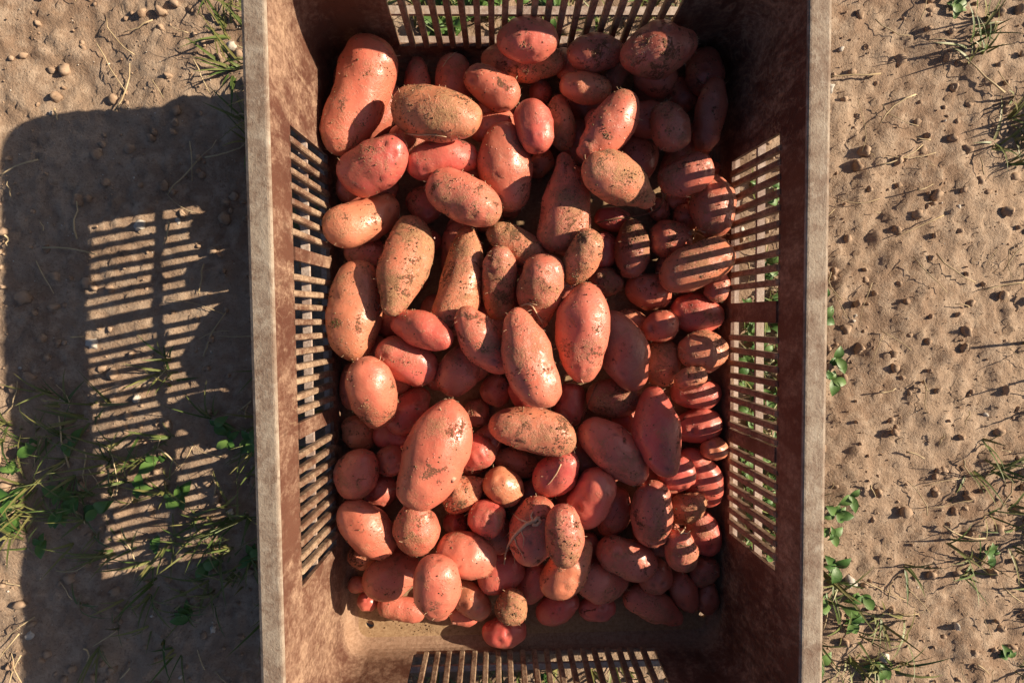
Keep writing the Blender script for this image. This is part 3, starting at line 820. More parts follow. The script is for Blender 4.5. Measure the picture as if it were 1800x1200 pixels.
 (-0.0744, -0.1608, 0.011, 0.9952, -0.0982, 0.0, -0.0982, -0.9952, 0.0, 0.0245, 0.0184, 0.0217, 0.0195, 0.0, 'r', 0.2, 'small potato tucked under the knobbly one'),
 (-0.0622, -0.1755, 0.047, 0.9812, -0.1932, 0.0, -0.1932, -0.9812, 0.0, 0.055, 0.0333, 0.0384, 0.0333, 0.0, 'p', 0.3, 'blunt potato with a bright dimple, below the cracked round one'),
 (-0.0851, -0.1919, 0.074, -0.0755, -0.9367, -0.342, -0.9968, 0.0804, 0.0, 0.0637, 0.0372, 0.0405, 0.0296, 0.0, 'p', 0.3, 'bumpy potato standing on top at the bottom left'),
 (-0.1333, -0.204, 0.023, 0.863, 0.1868, -0.4695, 0.2115, -0.9774, 0.0, 0.0549, 0.0371, 0.0403, 0.036, 0.0, 'p', 0.3, 'broad shaded potato left of the bumpy one'),
 (-0.1623, -0.1915, 0.011, 0.9667, -0.256, 0.0, -0.256, -0.9667, 0.0, 0.0307, 0.0173, 0.0206, 0.0184, 0.0, 'o', 0.5, 'small potato with a dirt speck under the clean slanting oval'),
 (-0.1694, -0.2194, 0.008, 0.9821, -0.1884, 0.0, -0.1884, -0.9821, 0.0, 0.0183, 0.0142, 0.0153, 0.0142, 0.0, 'p', 0.3, 'tiny potato lying alone at the lower left wall'),
 (-0.1599, -0.2358, 0.008, 0.921, -0.3897, 0.0, -0.3897, -0.921, 0.0, 0.0201, 0.0153, 0.0175, 0.0164, 0.0, 'r', 0.1, 'tiny smooth potato on the floor by the drain hole'),
 (-0.1266, -0.2408, 0.0125, 0.9705, -0.241, 0.0, -0.241, -0.9705, 0.0, 0.0469, 0.0217, 0.0239, 0.0228, 0.0, 'p', 0.2, 'flat lying potato on the floor under the bumpy one'),
 (-0.0604, -0.2319, 0.017, 0.787, -0.5809, 0.2079, -0.5939, -0.8046, 0.0, 0.0436, 0.027, 0.0291, 0.0259, 0.0, 'o', 0.3, 'smooth tan potato end right of the bumpy one'),
 (-0.0673, -0.2511, 0.0095, 0.9923, -0.1242, 0.0, -0.1242, -0.9923, 0.0, 0.0287, 0.0175, 0.0197, 0.0175, 0.0, 'p', 0.2, 'potato on the floor under the smooth tan end'),
 (-0.0316, -0.2063, 0.0185, 0.8515, 0.5244, 0.0, 0.5244, -0.8515, 0.0, 0.0464, 0.0322, 0.0376, 0.0322, 0.0, 'r', 0.2, 'shaded violet red potato below the root'),
 (-0.0221, -0.2275, 0.038, -0.2257, -0.9742, 0.0, -0.9742, 0.2257, 0.0, 0.0313, 0.0238, 0.028, 0.0259, 0.0, 'o', 0.9, 'small soil dusted potato propped on the lowest red one'),
 (-0.0289, -0.2654, 0.014, 0.9986, 0.0534, 0.0, 0.0534, -0.9986, 0.0, 0.0431, 0.0261, 0.0294, 0.0261, 0.0, 'r', 0.05, 'lowest potato, shiny red, lying on the crate floor'),
 (0.0188, -0.1044, 0.044, -0.519, -0.7518, -0.4067, -0.8229, 0.5681, 0.0, 0.0527, 0.0304, 0.0355, 0.0315, 0.0, 'r', 0.3, 'glossy potato with a pale scratch, below the soil crusted crosswise one'),
 (0.0491, -0.1258, 0.0485, -0.3237, -0.9051, -0.2756, -0.9416, 0.3367, 0.0, 0.0597, 0.0353, 0.0383, 0.0333, 0.0, 'r', 0.15, 'clean upright potato with shade running down its middle'),
 (0.0752, -0.1497, 0.017, -0.2866, -0.9581, 0.0, -0.9581, 0.2866, 0.0, 0.0488, 0.0302, 0.0334, 0.0302, 0.0, 'p', 0.2, 'dim potato behind the clean upright one'),
 (0.1026, -0.1406, 0.0485, 0.0137, -0.9902, -0.1392, -0.9999, -0.0138, 0.0, 0.0621, 0.0324, 0.037, 0.0324, 0.0, 'p', 0.4, 'scarred upright potato striped only along its right edge'),
 (0.1287, -0.1071, 0.0365, 0.965, 0.2529, 0.0698, 0.2535, -0.9673, 0.0, 0.0355, 0.028, 0.0321, 0.029, 0.0, 'r', 0.2, 'pink striped potato under the long upright red one'),
 (0.1562, -0.118, 0.0185, 0.4624, -0.8867, 0.0, -0.8867, -0.4624, 0.0, 0.0617, 0.028, 0.0355, 0.0312, -0.0022, 'r', 0.3, 'banded potato by the lower right slats with five lit stripes'),
 (0.1409, -0.1426, 0.032, 0.7323, 0.5889, 0.342, 0.6267, -0.7793, 0.0, 0.039, 0.0231, 0.0273, 0.0241, 0.0, 'o', 0.8, 'soil dusted striped potato in the lower right'),
 (0.1607, -0.1704, 0.017, 0.4197, -0.9077, 0.0, -0.9077, -0.4197, 0.0, 0.048, 0.0271, 0.0336, 0.0293, 0.0, 'r', 0.2, 'clean striped potato at the end of the lower slats'),
 (0.1285, -0.1735, 0.05, 0.0969, -0.9953, 0.0, -0.9953, -0.0969, 0.0, 0.0377, 0.0274, 0.0304, 0.0274, 0.0, 'p', 0.4, 'round ended striped potato with a dried shoot at its top'),
 (0.1643, -0.2121, 0.0125, 0.6977, 0.7164, 0.0, 0.7164, -0.6977, 0.0, 0.0326, 0.022, 0.0253, 0.0231, 0.0, 'b', 0.3, 'dark potato in the lower right corner shade'),
 (0.1685, -0.2385, 0.011, -0.0773, -0.997, 0.0, -0.997, 0.0773, 0.0, 0.0332, 0.0199, 0.0221, 0.0199, 0.0, 'b', 0.2, 'last dark potato beside the green glint in the lower right corner'),
 (0.1451, -0.2317, 0.0125, 0.3906, -0.9206, 0.0, -0.9206, -0.3906, 0.0, 0.0426, 0.0231, 0.0253, 0.022, 0.0, 'p', 0.2, 'slim shaded potato in the lower right'),
 (0.1146, -0.2445, 0.0155, 0.9036, -0.4284, 0.0, -0.4284, -0.9036, 0.0, 0.0638, 0.0295, 0.0306, 0.0197, -0.0022, 'p', 0.2, 'tapering shaded potato on the floor at the lower right'),
 (0.0821, -0.1847, 0.0395, 0.9139, -0.406, 0.0, -0.406, -0.9139, 0.0, 0.0586, 0.0331, 0.0362, 0.0321, 0.0, 'p', 0.4, 'shaded potato with black pits and a lit right end'),
 (0.1134, -0.2102, 0.0185, 0.7, -0.7141, 0.0, -0.7141, -0.7, 0.0, 0.036, 0.0292, 0.0336, 0.0292, 0.0, 'p', 0.2, 'shaded potato underneath the one with black pits'),
 (0.062, -0.211, 0.0275, 0.8852, -0.2258, -0.4067, -0.2472, -0.969, 0.0, 0.0555, 0.034, 0.0387, 0.0329, 0.0, 'p', 0.4, 'shaded potato with a muddy smear, in the lower middle'),
 (0.0609, -0.246, 0.011, 1.0, -0.0097, 0.0, -0.0097, -1.0, 0.0, 0.0368, 0.0209, 0.0231, 0.0209, 0.0, 'r', 0.05, 'small smooth shaded red potato on the floor'),
 (0.0223, -0.2429, 0.014, 0.8891, 0.4578, 0.0, 0.4578, -0.8891, 0.0, 0.0444, 0.024, 0.0273, 0.024, 0.0, 'r', 0.05, 'smooth shaded potato pointing to the lowest red one'),
 (0.0263, -0.1886, 0.0455, -0.5891, -0.808, 0.0, -0.808, 0.5891, 0.0, 0.0632, 0.0285, 0.0367, 0.0336, -0.0031, 'o', 0.4, 'pale lit potato under the freckled upright one'),
 (0.0219, -0.1477, 0.077, 0.0522, -0.9986, 0.0, -0.9986, -0.0522, 0.0, 0.0528, 0.0313, 0.0332, 0.0285, 0.0, 'p', 0.6, 'freckled upright potato on top near the root'),
 (-0.0013, -0.2185, 0.014, -0.4053, -0.9142, 0.0, -0.9142, 0.4053, 0.0, 0.0426, 0.0239, 0.0272, 0.0239, 0.0, 'r', 0.2, 'red potato left of the pale lit one'),
 (-0.0021, -0.1525, 0.0515, -0.2318, -0.9728, 0.0, -0.9728, 0.2318, 0.0, 0.0611, 0.0371, 0.0431, 0.0371, 0.0, 'p', 0.5, 'wide dusty potato with the pale root lying on it'),
 (0.0525, -0.1869, 0.011, -0.0833, -0.9965, 0.0, -0.9965, 0.0833, 0.0, 0.0301, 0.0197, 0.0219, 0.0197, 0.0, 'p', 0.2, 'hidden potato edge behind the freckled upright one'),
 (-0.0159, -0.1028, 0.0125, 0.9468, -0.3218, 0.0, -0.3218, -0.9468, 0.0, 0.0449, 0.0216, 0.0248, 0.0227, 0.0, 'o', 0.5, 'brownish potato under the soil crusted crosswise one'),
 (-0.0387, 0.1234, 0.011, 0.9832, 0.1827, 0.0, 0.1827, -0.9832, 0.0, 0.0276, 0.0191, 0.0212, 0.0191, 0.0, 'o', 0.3, 'orange sliver of potato under the blunt slanting oval'),
 (0.077, 0.126, 0.011, 0.9869, -0.1616, 0.0, -0.1616, -0.9869, 0.0, 0.0351, 0.0192, 0.0224, 0.0192, 0.0, 'r', 0.2, 'reddish potato edge under the thin root'),
 (-0.1316, 0.0342, 0.0125, 0.469, 0.8832, 0.0, 0.8832, -0.469, 0.0, 0.0346, 0.0244, 0.0265, 0.0244, 0.0, 'p', 0.3, 'dim potato behind the red one with the round bright end'),
]
BURIED = [
 (0.1447, 0.1851, 0.0168, 0.615, 0.7885, 0.0, -0.7885, 0.615, 0.0, 0.0737, 0.0309, 0.0335, 0.0302, 'buried potato in the shade just above the highest striped one'),
 (0.0533, -0.1019, 0.0198, -0.9826, 0.1858, 0.0, -0.1858, -0.9826, 0.0, 0.0642, 0.0364, 0.0395, 0.0356, 'buried potato in the gap right of the soil crusted crosswise one'),
 (-0.0436, 0.0356, 0.0182, -0.7608, 0.6489, 0.0, -0.6489, -0.7608, 0.0, 0.0438, 0.0336, 0.0365, 0.0328, 'buried potato glimpsed below the slim upright grey dusted one'),
 (-0.1053, 0.1063, 0.0133, -0.9999, 0.0119, 0.0, -0.0119, -0.9999, 0.0, 0.0457, 0.0245, 0.0267, 0.024, 'buried potato in the gap right of the very dusty tapering one'),
 (-0.0063, -0.0649, 0.0156, 0.2983, 0.9545, 0.0, -0.9545, 0.2983, 0.0, 0.0451, 0.0288, 0.0313, 0.0282, 'potato at the very bottom of the heap, all but hidden'),
 (0.0565, 0.2297, 0.0167, -0.9905, 0.1377, 0.0, -0.1377, -0.9905, 0.0, 0.0581, 0.0307, 0.0334, 0.0301, 'buried potato under the small pointed oval with one lit patch'),
 (-0.0664, -0.0137, 0.0156, 0.9354, 0.3535, 0.0, -0.3535, 0.9354, 0.0, 0.0691, 0.0287, 0.0312, 0.0281, 'buried potato glimpsed around the end on potato with a star shaped eye'),
 (-0.0611, 0.1669, 0.0179, 0.9786, 0.2059, 0.0, -0.2059, 0.9786, 0.0, 0.0693, 0.0329, 0.0357, 0.0322, 'buried potato glimpsed left of the long upright one, upper middle'),
 (-0.0065, 0.0461, 0.0141, 0.0081, 1.0, 0.0, -1.0, 0.0081, 0.0, 0.0516, 0.0259, 0.0281, 0.0253, 'buried potato glimpsed above the neck of the club shaped one'),
 (-0.0377, -0.166, 0.0174, -0.58, 0.8146, 0.0, -0.8146, -0.58, 0.0, 0.0453, 0.0321, 0.0348, 0.0314, 'buried potato in the gap right of the round pink cracked one'),
 (-0.1036, -0.1216, 0.0192, 0.3843, 0.9232, 0.0, -0.9232, 0.3843, 0.0, 0.0535, 0.0353, 0.0383, 0.0345, 'buried potato glimpsed at the lower left side of the huge egg'),
 (-0.0297, 0.2286, 0.0163, 0.4142, 0.9102, 0.0, -0.9102, 0.4142, 0.0, 0.0509, 0.0299, 0.0326, 0.0293, 'buried potato glimpsed under the bright smooth one pointing down right'),
 (-0.1481, -0.1638, 0.0133, -0.7682, 0.6402, 0.0, -0.6402, -0.7682, 0.0, 0.0544, 0.0245, 0.0266, 0.024, 'buried potato glimpsed between the clean oval and the speckled chipped one'),
 (-0.0962, 0.0287, 0.0136, 0.3026, 0.9531, 0.0, -0.9531, 0.3026, 0.0, 0.0586, 0.025, 0.0272, 0.0245, 'buried potato glimpsed left of the foot of the long muddy widening one'),
 (-0.09, -0.067, 0.0159, 0.3868, 0.9222, 0.0, -0.9222, 0.3868, 0.0, 0.0434, 0.0293, 0.0319, 0.0287, 'potato at the very bottom of the heap, all but hidden'),
 (0.0369, 0.1542, 0.0166, 0.3791, 0.9254, 0.0, -0.9254, 0.3791, 0.0, 0.0404, 0.0305, 0.0332, 0.0298, 'potato at the very bottom of the heap, all but hidden'),
 (0.1371, 0.0788, 0.0137, -0.9938, 0.111, 0.0, -0.111, -0.9938, 0.0, 0.0436, 0.0252, 0.0274, 0.0247, 'buried potato glimpsed left of the large striped one'),
 (0.0058, -0.1683, 0.0177, 0.247, 0.969, 0.0, -0.969, 0.247, 0.0, 0.0483, 0.0325, 0.0353, 0.0318, 'potato at the very bottom of the heap, all but hidden'),
 (-0.015, 0.0916, 0.0167, -0.9719, 0.2355, 0.0, -0.2355, -0.9719, 0.0, 0.053, 0.0307, 0.0334, 0.0301, 'buried potato glimpsed between the slim upright and the brown earth covered one'),
 (0.0447, 0.1936, 0.0175, -0.6386, 0.7695, 0.0, -0.7695, -0.6386, 0.0, 0.0424, 0.0322, 0.035, 0.0315, 'buried potato in the gap above the neck of the pear shaped one'),
 (-0.0185, 0.1553, 0.0132, 0.0741, 0.9972, 0.0, -0.9972, 0.0741, 0.0, 0.0583, 0.0242, 0.0263, 0.0237, 'buried potato glimpsed below the blunt end of the long upright one'),
 (0.0641, 0.0007, 0.0148, 0.8259, 0.5638, 0.0, -0.5638, 0.8259, 0.0, 0.0515, 0.0271, 0.0295, 0.0266, 'potato at the very bottom of the heap, all but hidden'),
 (-0.1353, 0.2225, 0.0133, 0.5396, 0.8419, 0.0, -0.8419, 0.5396, 0.0, 0.0575, 0.0245, 0.0266, 0.0239, 'buried lit potato between the large bulbous corner one and the tan oval'),
 (-0.0488, -0.0896, 0.0145, 0.553, 0.8332, 0.0, -0.8332, 0.553, 0.0, 0.0572, 0.0266, 0.0289, 0.026, 'buried potato in the gap left of the brownish one, lower middle'),
 (-0.0008, -0.1332, 0.0138, 0.7888, 0.6146, 0.0, -0.6146, 0.7888, 0.0, 0.0539, 0.0255, 0.0277, 0.0249, 'buried potato glimpsed between the orange one and the scratched glossy one'),
 (0.0438, 0.0305, 0.0133, 0.425, 0.9052, 0.0, -0.9052, 0.425, 0.0, 0.0543, 0.0244, 0.0266, 0.0239, 'potato at the very bottom of the heap, all but hidden'),
 (-0.0674, 0.1036, 0.0154, 0.2373, 0.9714, 0.0, -0.9714, 0.2373, 0.0, 0.0647, 0.0284, 0.0309, 0.0278, "buried potato in the gap left of the long muddy one's narrow top"),
 (0.1211, -0.0788, 0.0134, -0.3771, 0.9262, 0.0, -0.9262, -0.3771, 0.0, 0.0599, 0.0246, 0.0267, 0.0241, 'potato at the very bottom of the heap, all but hidden'),
 (0.0333, 0.1079, 0.0153, -0.7872, 0.6168, 0.0, -0.6168, -0.7872, 0.0, 0.0449, 0.0282, 0.0307, 0.0276, 'potato at the very bottom of the heap, all but hidden'),
 (0.1218, -0.124, 0.0135, -0.9051, 0.4252, 0.0, -0.4252, -0.9051, 0.0, 0.0491, 0.0249, 0.0271, 0.0244, 'buried potato glimpsed left of the soil dusted striped one, lower right'),
 (-0.0025, -0.0109, 0.0164, -0.9085, 0.418, 0.0, -0.418, -0.9085, 0.0, 0.0489, 0.0301, 0.0327, 0.0294, 'potato at the very bottom of the heap, all but hidden'),
 (-0.1352, -0.0086, 0.0198, -0.6487, 0.761, 0.0, -0.761, -0.6487, 0.0, 0.0601, 0.0363, 0.0395, 0.0356, 'buried potato glimpsed between the stout left one and the smooth red oval'),
 (0.0035, 0.2081, 0.0153, 0.7705, 0.6374, 0.0, -0.6374, 0.7705, 0.0, 0.0455, 0.0282, 0.0307, 0.0276, 'potato at the very bottom of the heap, all but hidden'),
 (0.0254, 0.0633, 0.0131, 0.9834, 0.1816, 0.0, -0.1816, 0.9834, 0.0, 0.0432, 0.024, 0.0261, 0.0235, 'buried potato glimpsed between the top shaped one and the big upright one'),
 (-0.1063, 0.1969, 0.0174, -0.9938, 0.111, 0.0, -0.111, -0.9938, 0.0, 0.0475, 0.0321, 0.0349, 0.0314, 'buried potato squeezed under the left end of the tan dusted oval'),
 (0.0405, -0.1404, 0.0159, -0.7449, 0.6672, 0.0, -0.6672, -0.7449, 0.0, 0.0412, 0.0293, 0.0318, 0.0286, 'buried potato glimpsed between the freckled upright and the clean upright one'),
 (0.1165, -0.1714, 0.0195, -0.9953, 0.0968, 0.0, -0.0968, -0.9953, 0.0, 0.0468, 0.0359, 0.039, 0.0351, 'buried potato glimpsed between the scarred upright and the round ended striped one'),
 (-0.0736, -0.188, 0.0167, 0.9975, 0.0713, 0.0, -0.0713, 0.9975, 0.0, 0.0528, 0.0308, 0.0334, 0.0301, 'buried potato glimpsed between the speckled chipped one and the bumpy one'),
 (-0.0428, -0.1323, 0.0131, 0.8974, 0.4413, 0.0, -0.4413, 0.8974, 0.0, 0.0485, 0.0242, 0.0263, 0.0237, "buried potato glimpsed right of the knobbly tan one's foot"),
 (-0.1242, 0.0652, 0.0131, 0.9428, 0.3333, 0.0, -0.3333, 0.9428, 0.0, 0.0597, 0.0241, 0.0261, 0.0235, 'buried potato glimpsed between the large pale one and the very dusty one'),
 (0.1025, 0.2072, 0.038, 0.983, -0.1835, 0.0, -0.1835, -0.983, 0.0, 0.0482, 0.0276, 0.0306, 0.0276, 'shaded buried potato left of the black muddy rounded one'),
 (0.0748, 0.2543, 0.032, -0.3055, -0.8284, 0.4695, -0.9382, 0.346, 0.0, 0.0443, 0.0263, 0.0292, 0.0263, 'shaded buried potato between the pointed oval and the big scabbed one'),
 (0.1074, 0.2425, 0.0425, 0.9068, -0.4216, 0.0, -0.4216, -0.9068, 0.0, 0.0374, 0.0279, 0.031, 0.0279, 'shaded buried potato directly below the big scabbed one, upper right'),
 (0.0618, 0.1943, 0.0425, 0.4516, -0.8922, 0.0, -0.8922, -0.4516, 0.0, 0.0458, 0.0236, 0.0262, 0.0236, 'buried potato glimpsed left of the slanting half lit one'),
 (0.0359, 0.2552, 0.032, 0.5678, -0.7156, 0.4067, -0.7834, -0.6216, 0.0, 0.046, 0.0244, 0.0271, 0.0244, 'shaded buried potato right of the dirt caked long one'),
]

# ------------------------------------------------------------------ potatoes
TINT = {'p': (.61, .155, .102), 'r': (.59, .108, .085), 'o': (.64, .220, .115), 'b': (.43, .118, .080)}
UP = np.array((0, 0, 1.0))
def wq(w, t):
    sm = lambda x: (lambda q: q * q * (3 - 2 * q))(np.clip(x, 0, 1))
    return np.where(t < .5, w[0] + (w[1] - w[0]) * sm((t - .10) / .40), w[1] + (w[2] - w[1]) * sm((t - .5) / .40))

def potato(i, c, axis, n, ln, w, bend, tint, dirt, label, rings=34, seg=40):
    rr = np.random.RandomState(100 + i)
    c, axis, n = np.array(c), np.array(axis), np.array(n)
    axis = axis / np.linalg.norm(axis); n = n - axis * (n @ axis); n /= np.linalg.norm(n)
    up = np.cross(axis, n); up = up if up[2] > 0 else -up
    s = np.linspace(0, 1, rings); t = (1 - np.cos(np.pi * s)) / 2
    ex = 2.9 + .8 * rr.rand()
    rad = .5 * wq(w, t) * np.sqrt(np.clip(1 - np.abs(2 * t - 1) ** ex, 0, 1))
    rad = rad * (1 + .035 * np.sin(2 * np.pi * (1.1 * t + rr.rand())))
    flat = .90 + .06 * rr.rand()
    sp = np.outer((t - .5) * ln, axis) + np.outer(bend * (1 - (2 * t - 1) ** 2), n)
    ph = np.linspace(0, 2 * np.pi, seg, endpoint=False)
    d = np.outer(np.cos(ph), n) + flat * np.outer(np.sin(ph), up)
    V = (sp[1:-1, None] + rad[1:-1, None, None] * d[None]).reshape(-1, 3)
    V = np.vstack([V, sp[0], sp[-1]])
    # outward directions
    D = np.vstack([np.repeat(d[None], rings - 2, 0).reshape(-1, 3), -axis, axis])
    D /= np.linalg.norm(D, axis=1)[:, None]
    tt = np.r_[np.repeat(t[1:-1], seg), 0, 1]
    wm = max(w)
    off = Vector(rr.rand(3) * 50)
    disp = np.empty(len(V))
    for k, p in enumerate(V):
        q = Vector(p)
        disp[k] = .070 * wm * noise.noise(q * (1.5 / wm) + off) + .030 * wm * noise.noise(q * (3.8 / wm) + off) + .009 * wm * noise.noise(q * (11 / wm) + off)
    # eyes: small dents with a brow, more of them near the second end
    eye = np.zeros(len(V))
    for e in range(rr.randint(6, 11)):
        te = np.clip(1 - abs(rr.normal(0, .42)), .04, .98) if rr.rand() < .7 else rr.uniform(.1, .9)
        pe = rr.uniform(0, 6.28)
        kk = int(np.argmin((tt - te) ** 2 * 40 + (np.r_[np.tile(1 - np.cos(ph - pe), rings - 2), 1, 1])))
        dist = np.linalg.norm(V - V[kk], axis=1)
        sg = .0017 + .0010 * rr.rand(); dep = (.0006 + .0009 * rr.rand()) * min(1, wm / .035)
        disp -= dep * np.exp(-(dist / sg) ** 2)
        disp += .45 * dep * np.exp(-((dist - 2.2 * sg) / sg) ** 2)
        eye = np.maximum(eye, np.exp(-(dist / (sg * .8)) ** 2) * rr.uniform(.3, 1))
    for tip in (len(V) - 2, len(V) - 1):
        dist = np.linalg.norm(V - V[tip], axis=1)
        eye = np.maximum(eye, .8 * np.exp(-(dist / .0022) ** 2)); disp -= .0012 * np.exp(-(dist / .003) ** 2)
    V = V + D * disp[:, None]
    R_ = rings - 2; fs = []
    for j in range(R_ - 1):
        for k in range(seg):
            a, b = j * seg + k, j * seg + (k + 1) % seg
            fs.append([a, b, b + seg, a + seg])
    A, B = R_ * seg, R_ * seg + 1
    for k in range(seg):
        fs.append([A, (k + 1) % seg, k]); fs.append([B, (R_ - 1) * seg + k, (R_ - 1) * seg + (k + 1) % seg])
    if np.dot(np.cross(axis, n), up) < 0:
        pass
    else:
        fs = [q[::-1] for q in fs]
    o = mesh_obj('potato', V.tolist(), fs, M_POT, None, True, tuple(c))
    at_ = o.data.attributes.new('eye', 'FLOAT', 'POINT'); at_.data.foreach_set('value', eye.astype(np.float32))
    base = np.array(TINT[tint]) * (1 + .16 * (rr.rand() - .5)) * (1 + .10 * (rr.rand(3) - .5))
    o.color = (*base, dirt)
    tag(o, label, 'potato', 'red potatoes heaped in the crate')
    # loose soil grains stuck to the skin
    Nn = int(420 * dirt ** 1.2 * (ln / .08)) if i < 1000 else 0
    if Nn > 25:
        bag = Bag(); off2 = Vector(rr.rand(3) * 30)
        nz = D[:, 2]
        cand = np.where(nz > -.1)[0]
        wgt = np.array([max(0, noise.noise(Vector(V[k]) * 70 + off2) + .12) ** 1.5 + .015 for k in cand])
        area = np.r_[np.repeat(rad[1:-1], seg), 0, 0][cand] * np.r_[np.repeat(np.gradient(t)[1:-1], seg), 0, 0][cand]
        wgt *= area; wgt /= wgt.sum()
        for k in rr.choice(cand, Nn, p=wgt):
            p = V[k] + (rr.rand(3) - .5) * .0026
            p = p - D[k] * ((p - V[k]) @ D[k]) + D[k] * .0001
            r = .00020 + .0008 * rr.rand() ** 4
            lump(bag, OCT, p, r, rr)
        g = bag.build('soil_grains', M_SOIL, o, False); g['kind'] = 'stuff'
    if dirt > .28 and i < 1000:
        bag = Bag()
        cand = np.where(D[:, 2] > -.25)[0]
        ends = cand[(tt[cand] < .12) | (tt[cand] > .88)]
        for k in range(int(10 + 26 * dirt)):
            q = int(rr.choice(ends if rr.rand() < .45 and len(ends) else cand))
            d0 = D[q] + (rr.rand(3) - .5) * 1.6; d0 /= np.linalg.norm(d0)
            lh = rr.uniform(.0012, .0040)
            p0 = V[q] - D[q] * .0003; p1 = p0 + d0 * lh * .5; p2 = p1 + (d0 + (rr.rand(3) - .5) * 1.4) * lh * .5
            strip_tube(bag, [p0, p1, p2], .00022, .00012, 3)
        g = bag.build('root_hairs', M_ROOT, o, False); g['kind'] = 'stuff'
    return o, V + c, fs

TREES = []
def register(o, V, fs):
    TREES.append((o, BVHTree.FromPolygons([tuple(v) for v in V], fs)))
def cast(px, py):
    d = ray(px, py); best = None
    for o, tr in TREES:
        h = tr.ray_cast(CAM_LOC, d, 2.0)
        if h[0] is not None and (best is None or h[3] < best[3]):
            best = (h[0], h[1], o, h[3])
    return best
for i, r in enumerate(POTATOES):
    register(*potato(i, r[0:3], r[3:6], r[6:9], r[9], r[10:13], r[13], r[14], r[15], r[16]))
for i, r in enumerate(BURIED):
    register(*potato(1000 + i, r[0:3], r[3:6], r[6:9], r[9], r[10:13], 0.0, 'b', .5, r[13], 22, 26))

# clods of earth sticking to single potatoes
CLODS = [(1052, 577, 16, 130, 0), (588, 569, 13, 90, 1), (597, 600, 7, 30, 0), (985, 795, 24, 170, 0), (1002, 775, 12, 60, 0), (960, 800, 14, 60, 0), (1066, 238, 12, 70, 0),
         (1018, 487, 15, 110, 0), (848, 610, 14, 100, 0), (640, 217, 8, 40, 0), (655, 265, 9, 40, 0), (650, 262, 10, 40, 0),
         (930, 128, 26, 130, 0), (968, 127, 16, 90, 0), (925, 82, 16, 50, 0), (905, 1080, 14, 60, 0), (820, 862, 11, 45, 0), (1150, 605, 14, 60, 0), (1215, 885, 12, 60, 0),
         (960, 570, 12, 60, 0), (660, 600, 8, 20, 0), (1100, 320, 18, 50, 0), (1185, 420, 8, 25, 0), (1220, 75, 10, 30, 0), (1135, 75, 12, 50, 0), (760, 240, 14, 40, 0), (855, 470, 12, 40, 0),
         (1000, 345, 20, 50, 0), (925, 445, 20, 70, 0), (720, 470, 26, 60, 0), (800, 445, 18, 60, 0), (870, 520, 16, 60, 0), (835, 365, 12, 40, 0), (1110, 420, 18, 60, 0)]
rc = np.random.RandomState(77)
for px, py, rad, cnt, moss in CLODS:
    h0 = cast(px, py)
    if h0 is None: continue
    o = h0[2]; bag = Bag()
    ang0, el = rc.rand() * 3.14, rc.uniform(.5, .95)
    for k in range(cnt):
        a, q = rc.rand() * 6.28, rad * math.sqrt(rc.rand())
        dx, dy = q * math.cos(a), q * math.sin(a) * el
        dx, dy = dx * math.cos(ang0) - dy * math.sin(ang0), dx * math.sin(ang0) + dy * math.cos(ang0)
        h = cast(px + dx, py + dy)
        if h is None or h[2] is not o: continue
        r = .00025 + .0010 * rc.rand() ** 2.5 * (1.15 - q / rad)
        lump(bag, ICO1, h[0] + h[1] * (r * .3), r, rc)
    if bag.n:
        g = bag.build('soil_clod', M_MOSS if moss else M_SOIL, o, False, None)
        g.matrix_parent_inverse = Matrix.Translation(-o.location); g['kind'] = 'stuff'

# stubby stolon nubs and sprouts, parts of their potatoes
M_SPROUT = simple('sprout_skin', (.42, .16, .11), (.60, .32, .22), 300, .6, .0003, .35)
for px, py, dx, dy, ln, r in [(1093, 118, -5, 5, .004, .0014), (797, 1093, 9, 4, .006, .0022), (797, 842, -6, -6, .007, .0026), (665, 540, 4, -3, .003, .0006), (596, 1000, -3, 2, .003, .0006),
                              (844, 848, 6, -4, .005, .0016), (1010, 500, -3, 6, .004, .0008), (952, 573, 1, 6, .005, .0007), (628, 632, -2, 5, .004, .0008), (1022, 668, 2, 6, .004, .0007)]:
    h = cast(px, py)
    if h is None: continue
    d = (at(px + dx, py + dy, h[0].z) - at(px, py, h[0].z)).normalized()
    d = (d + h[1] * .5).normalized()
    bag = Bag()
    strip_tube(bag, [h[0] - d * .0015, h[0] + d * ln * .4, h[0] + d * ln * .8 + h[1] * .0004, h[0] + d * ln], r, r * .55, 8)
    g = bag.build('sprout', M_SPROUT, h[2], True); g.matrix_parent_inverse = Matrix.Translation(-h[2].location)

# roots and fibres lying on the potatoes: traced over the surfaces that carry them
def fibre_pts(path, lift, n=14):
    pts = []
    seg = [math.hypot(path[i + 1][0] - path[i][0], path[i + 1][1] - path[i][1]) for i in range(len(path) - 1)]
    tot = sum(seg)
    for k in range(n):
        s = tot * k / (n - 1); i = 0
        while i < len(seg) - 1 and s > seg[i]: s -= seg[i]; i += 1
        f = s / seg[i]
        px, py = path[i][0] + f * (path[i + 1][0] - path[i][0]), path[i][1] + f * (path[i + 1][1] - path[i][1])
        h = cast(px, py)
        pts.append([px, py, h[0].z if h else .01])
    z = np.array([p[2] for p in pts]); z0 = z.copy()
    for _ in range(3):                                   # hang straight across gaps
        z[1:-1] = np.maximum(z0[1:-1], (z[:-2] + z[2:]) / 2)
    return [at(p[0], p[1], zz + lift) for p, zz in zip(pts, z)]
def fibre(name, label, mat, branches, cat, lift=.0008):
    bag = Bag()
    for path, r0, r1 in branches:
        strip_tube(bag, fibre_pts(path, lift), r0, r1, 6)
    loc = tuple(bag.v[0][0])
    o = bag.build(name, mat, None, True, loc)
    return tag(o, label, cat)
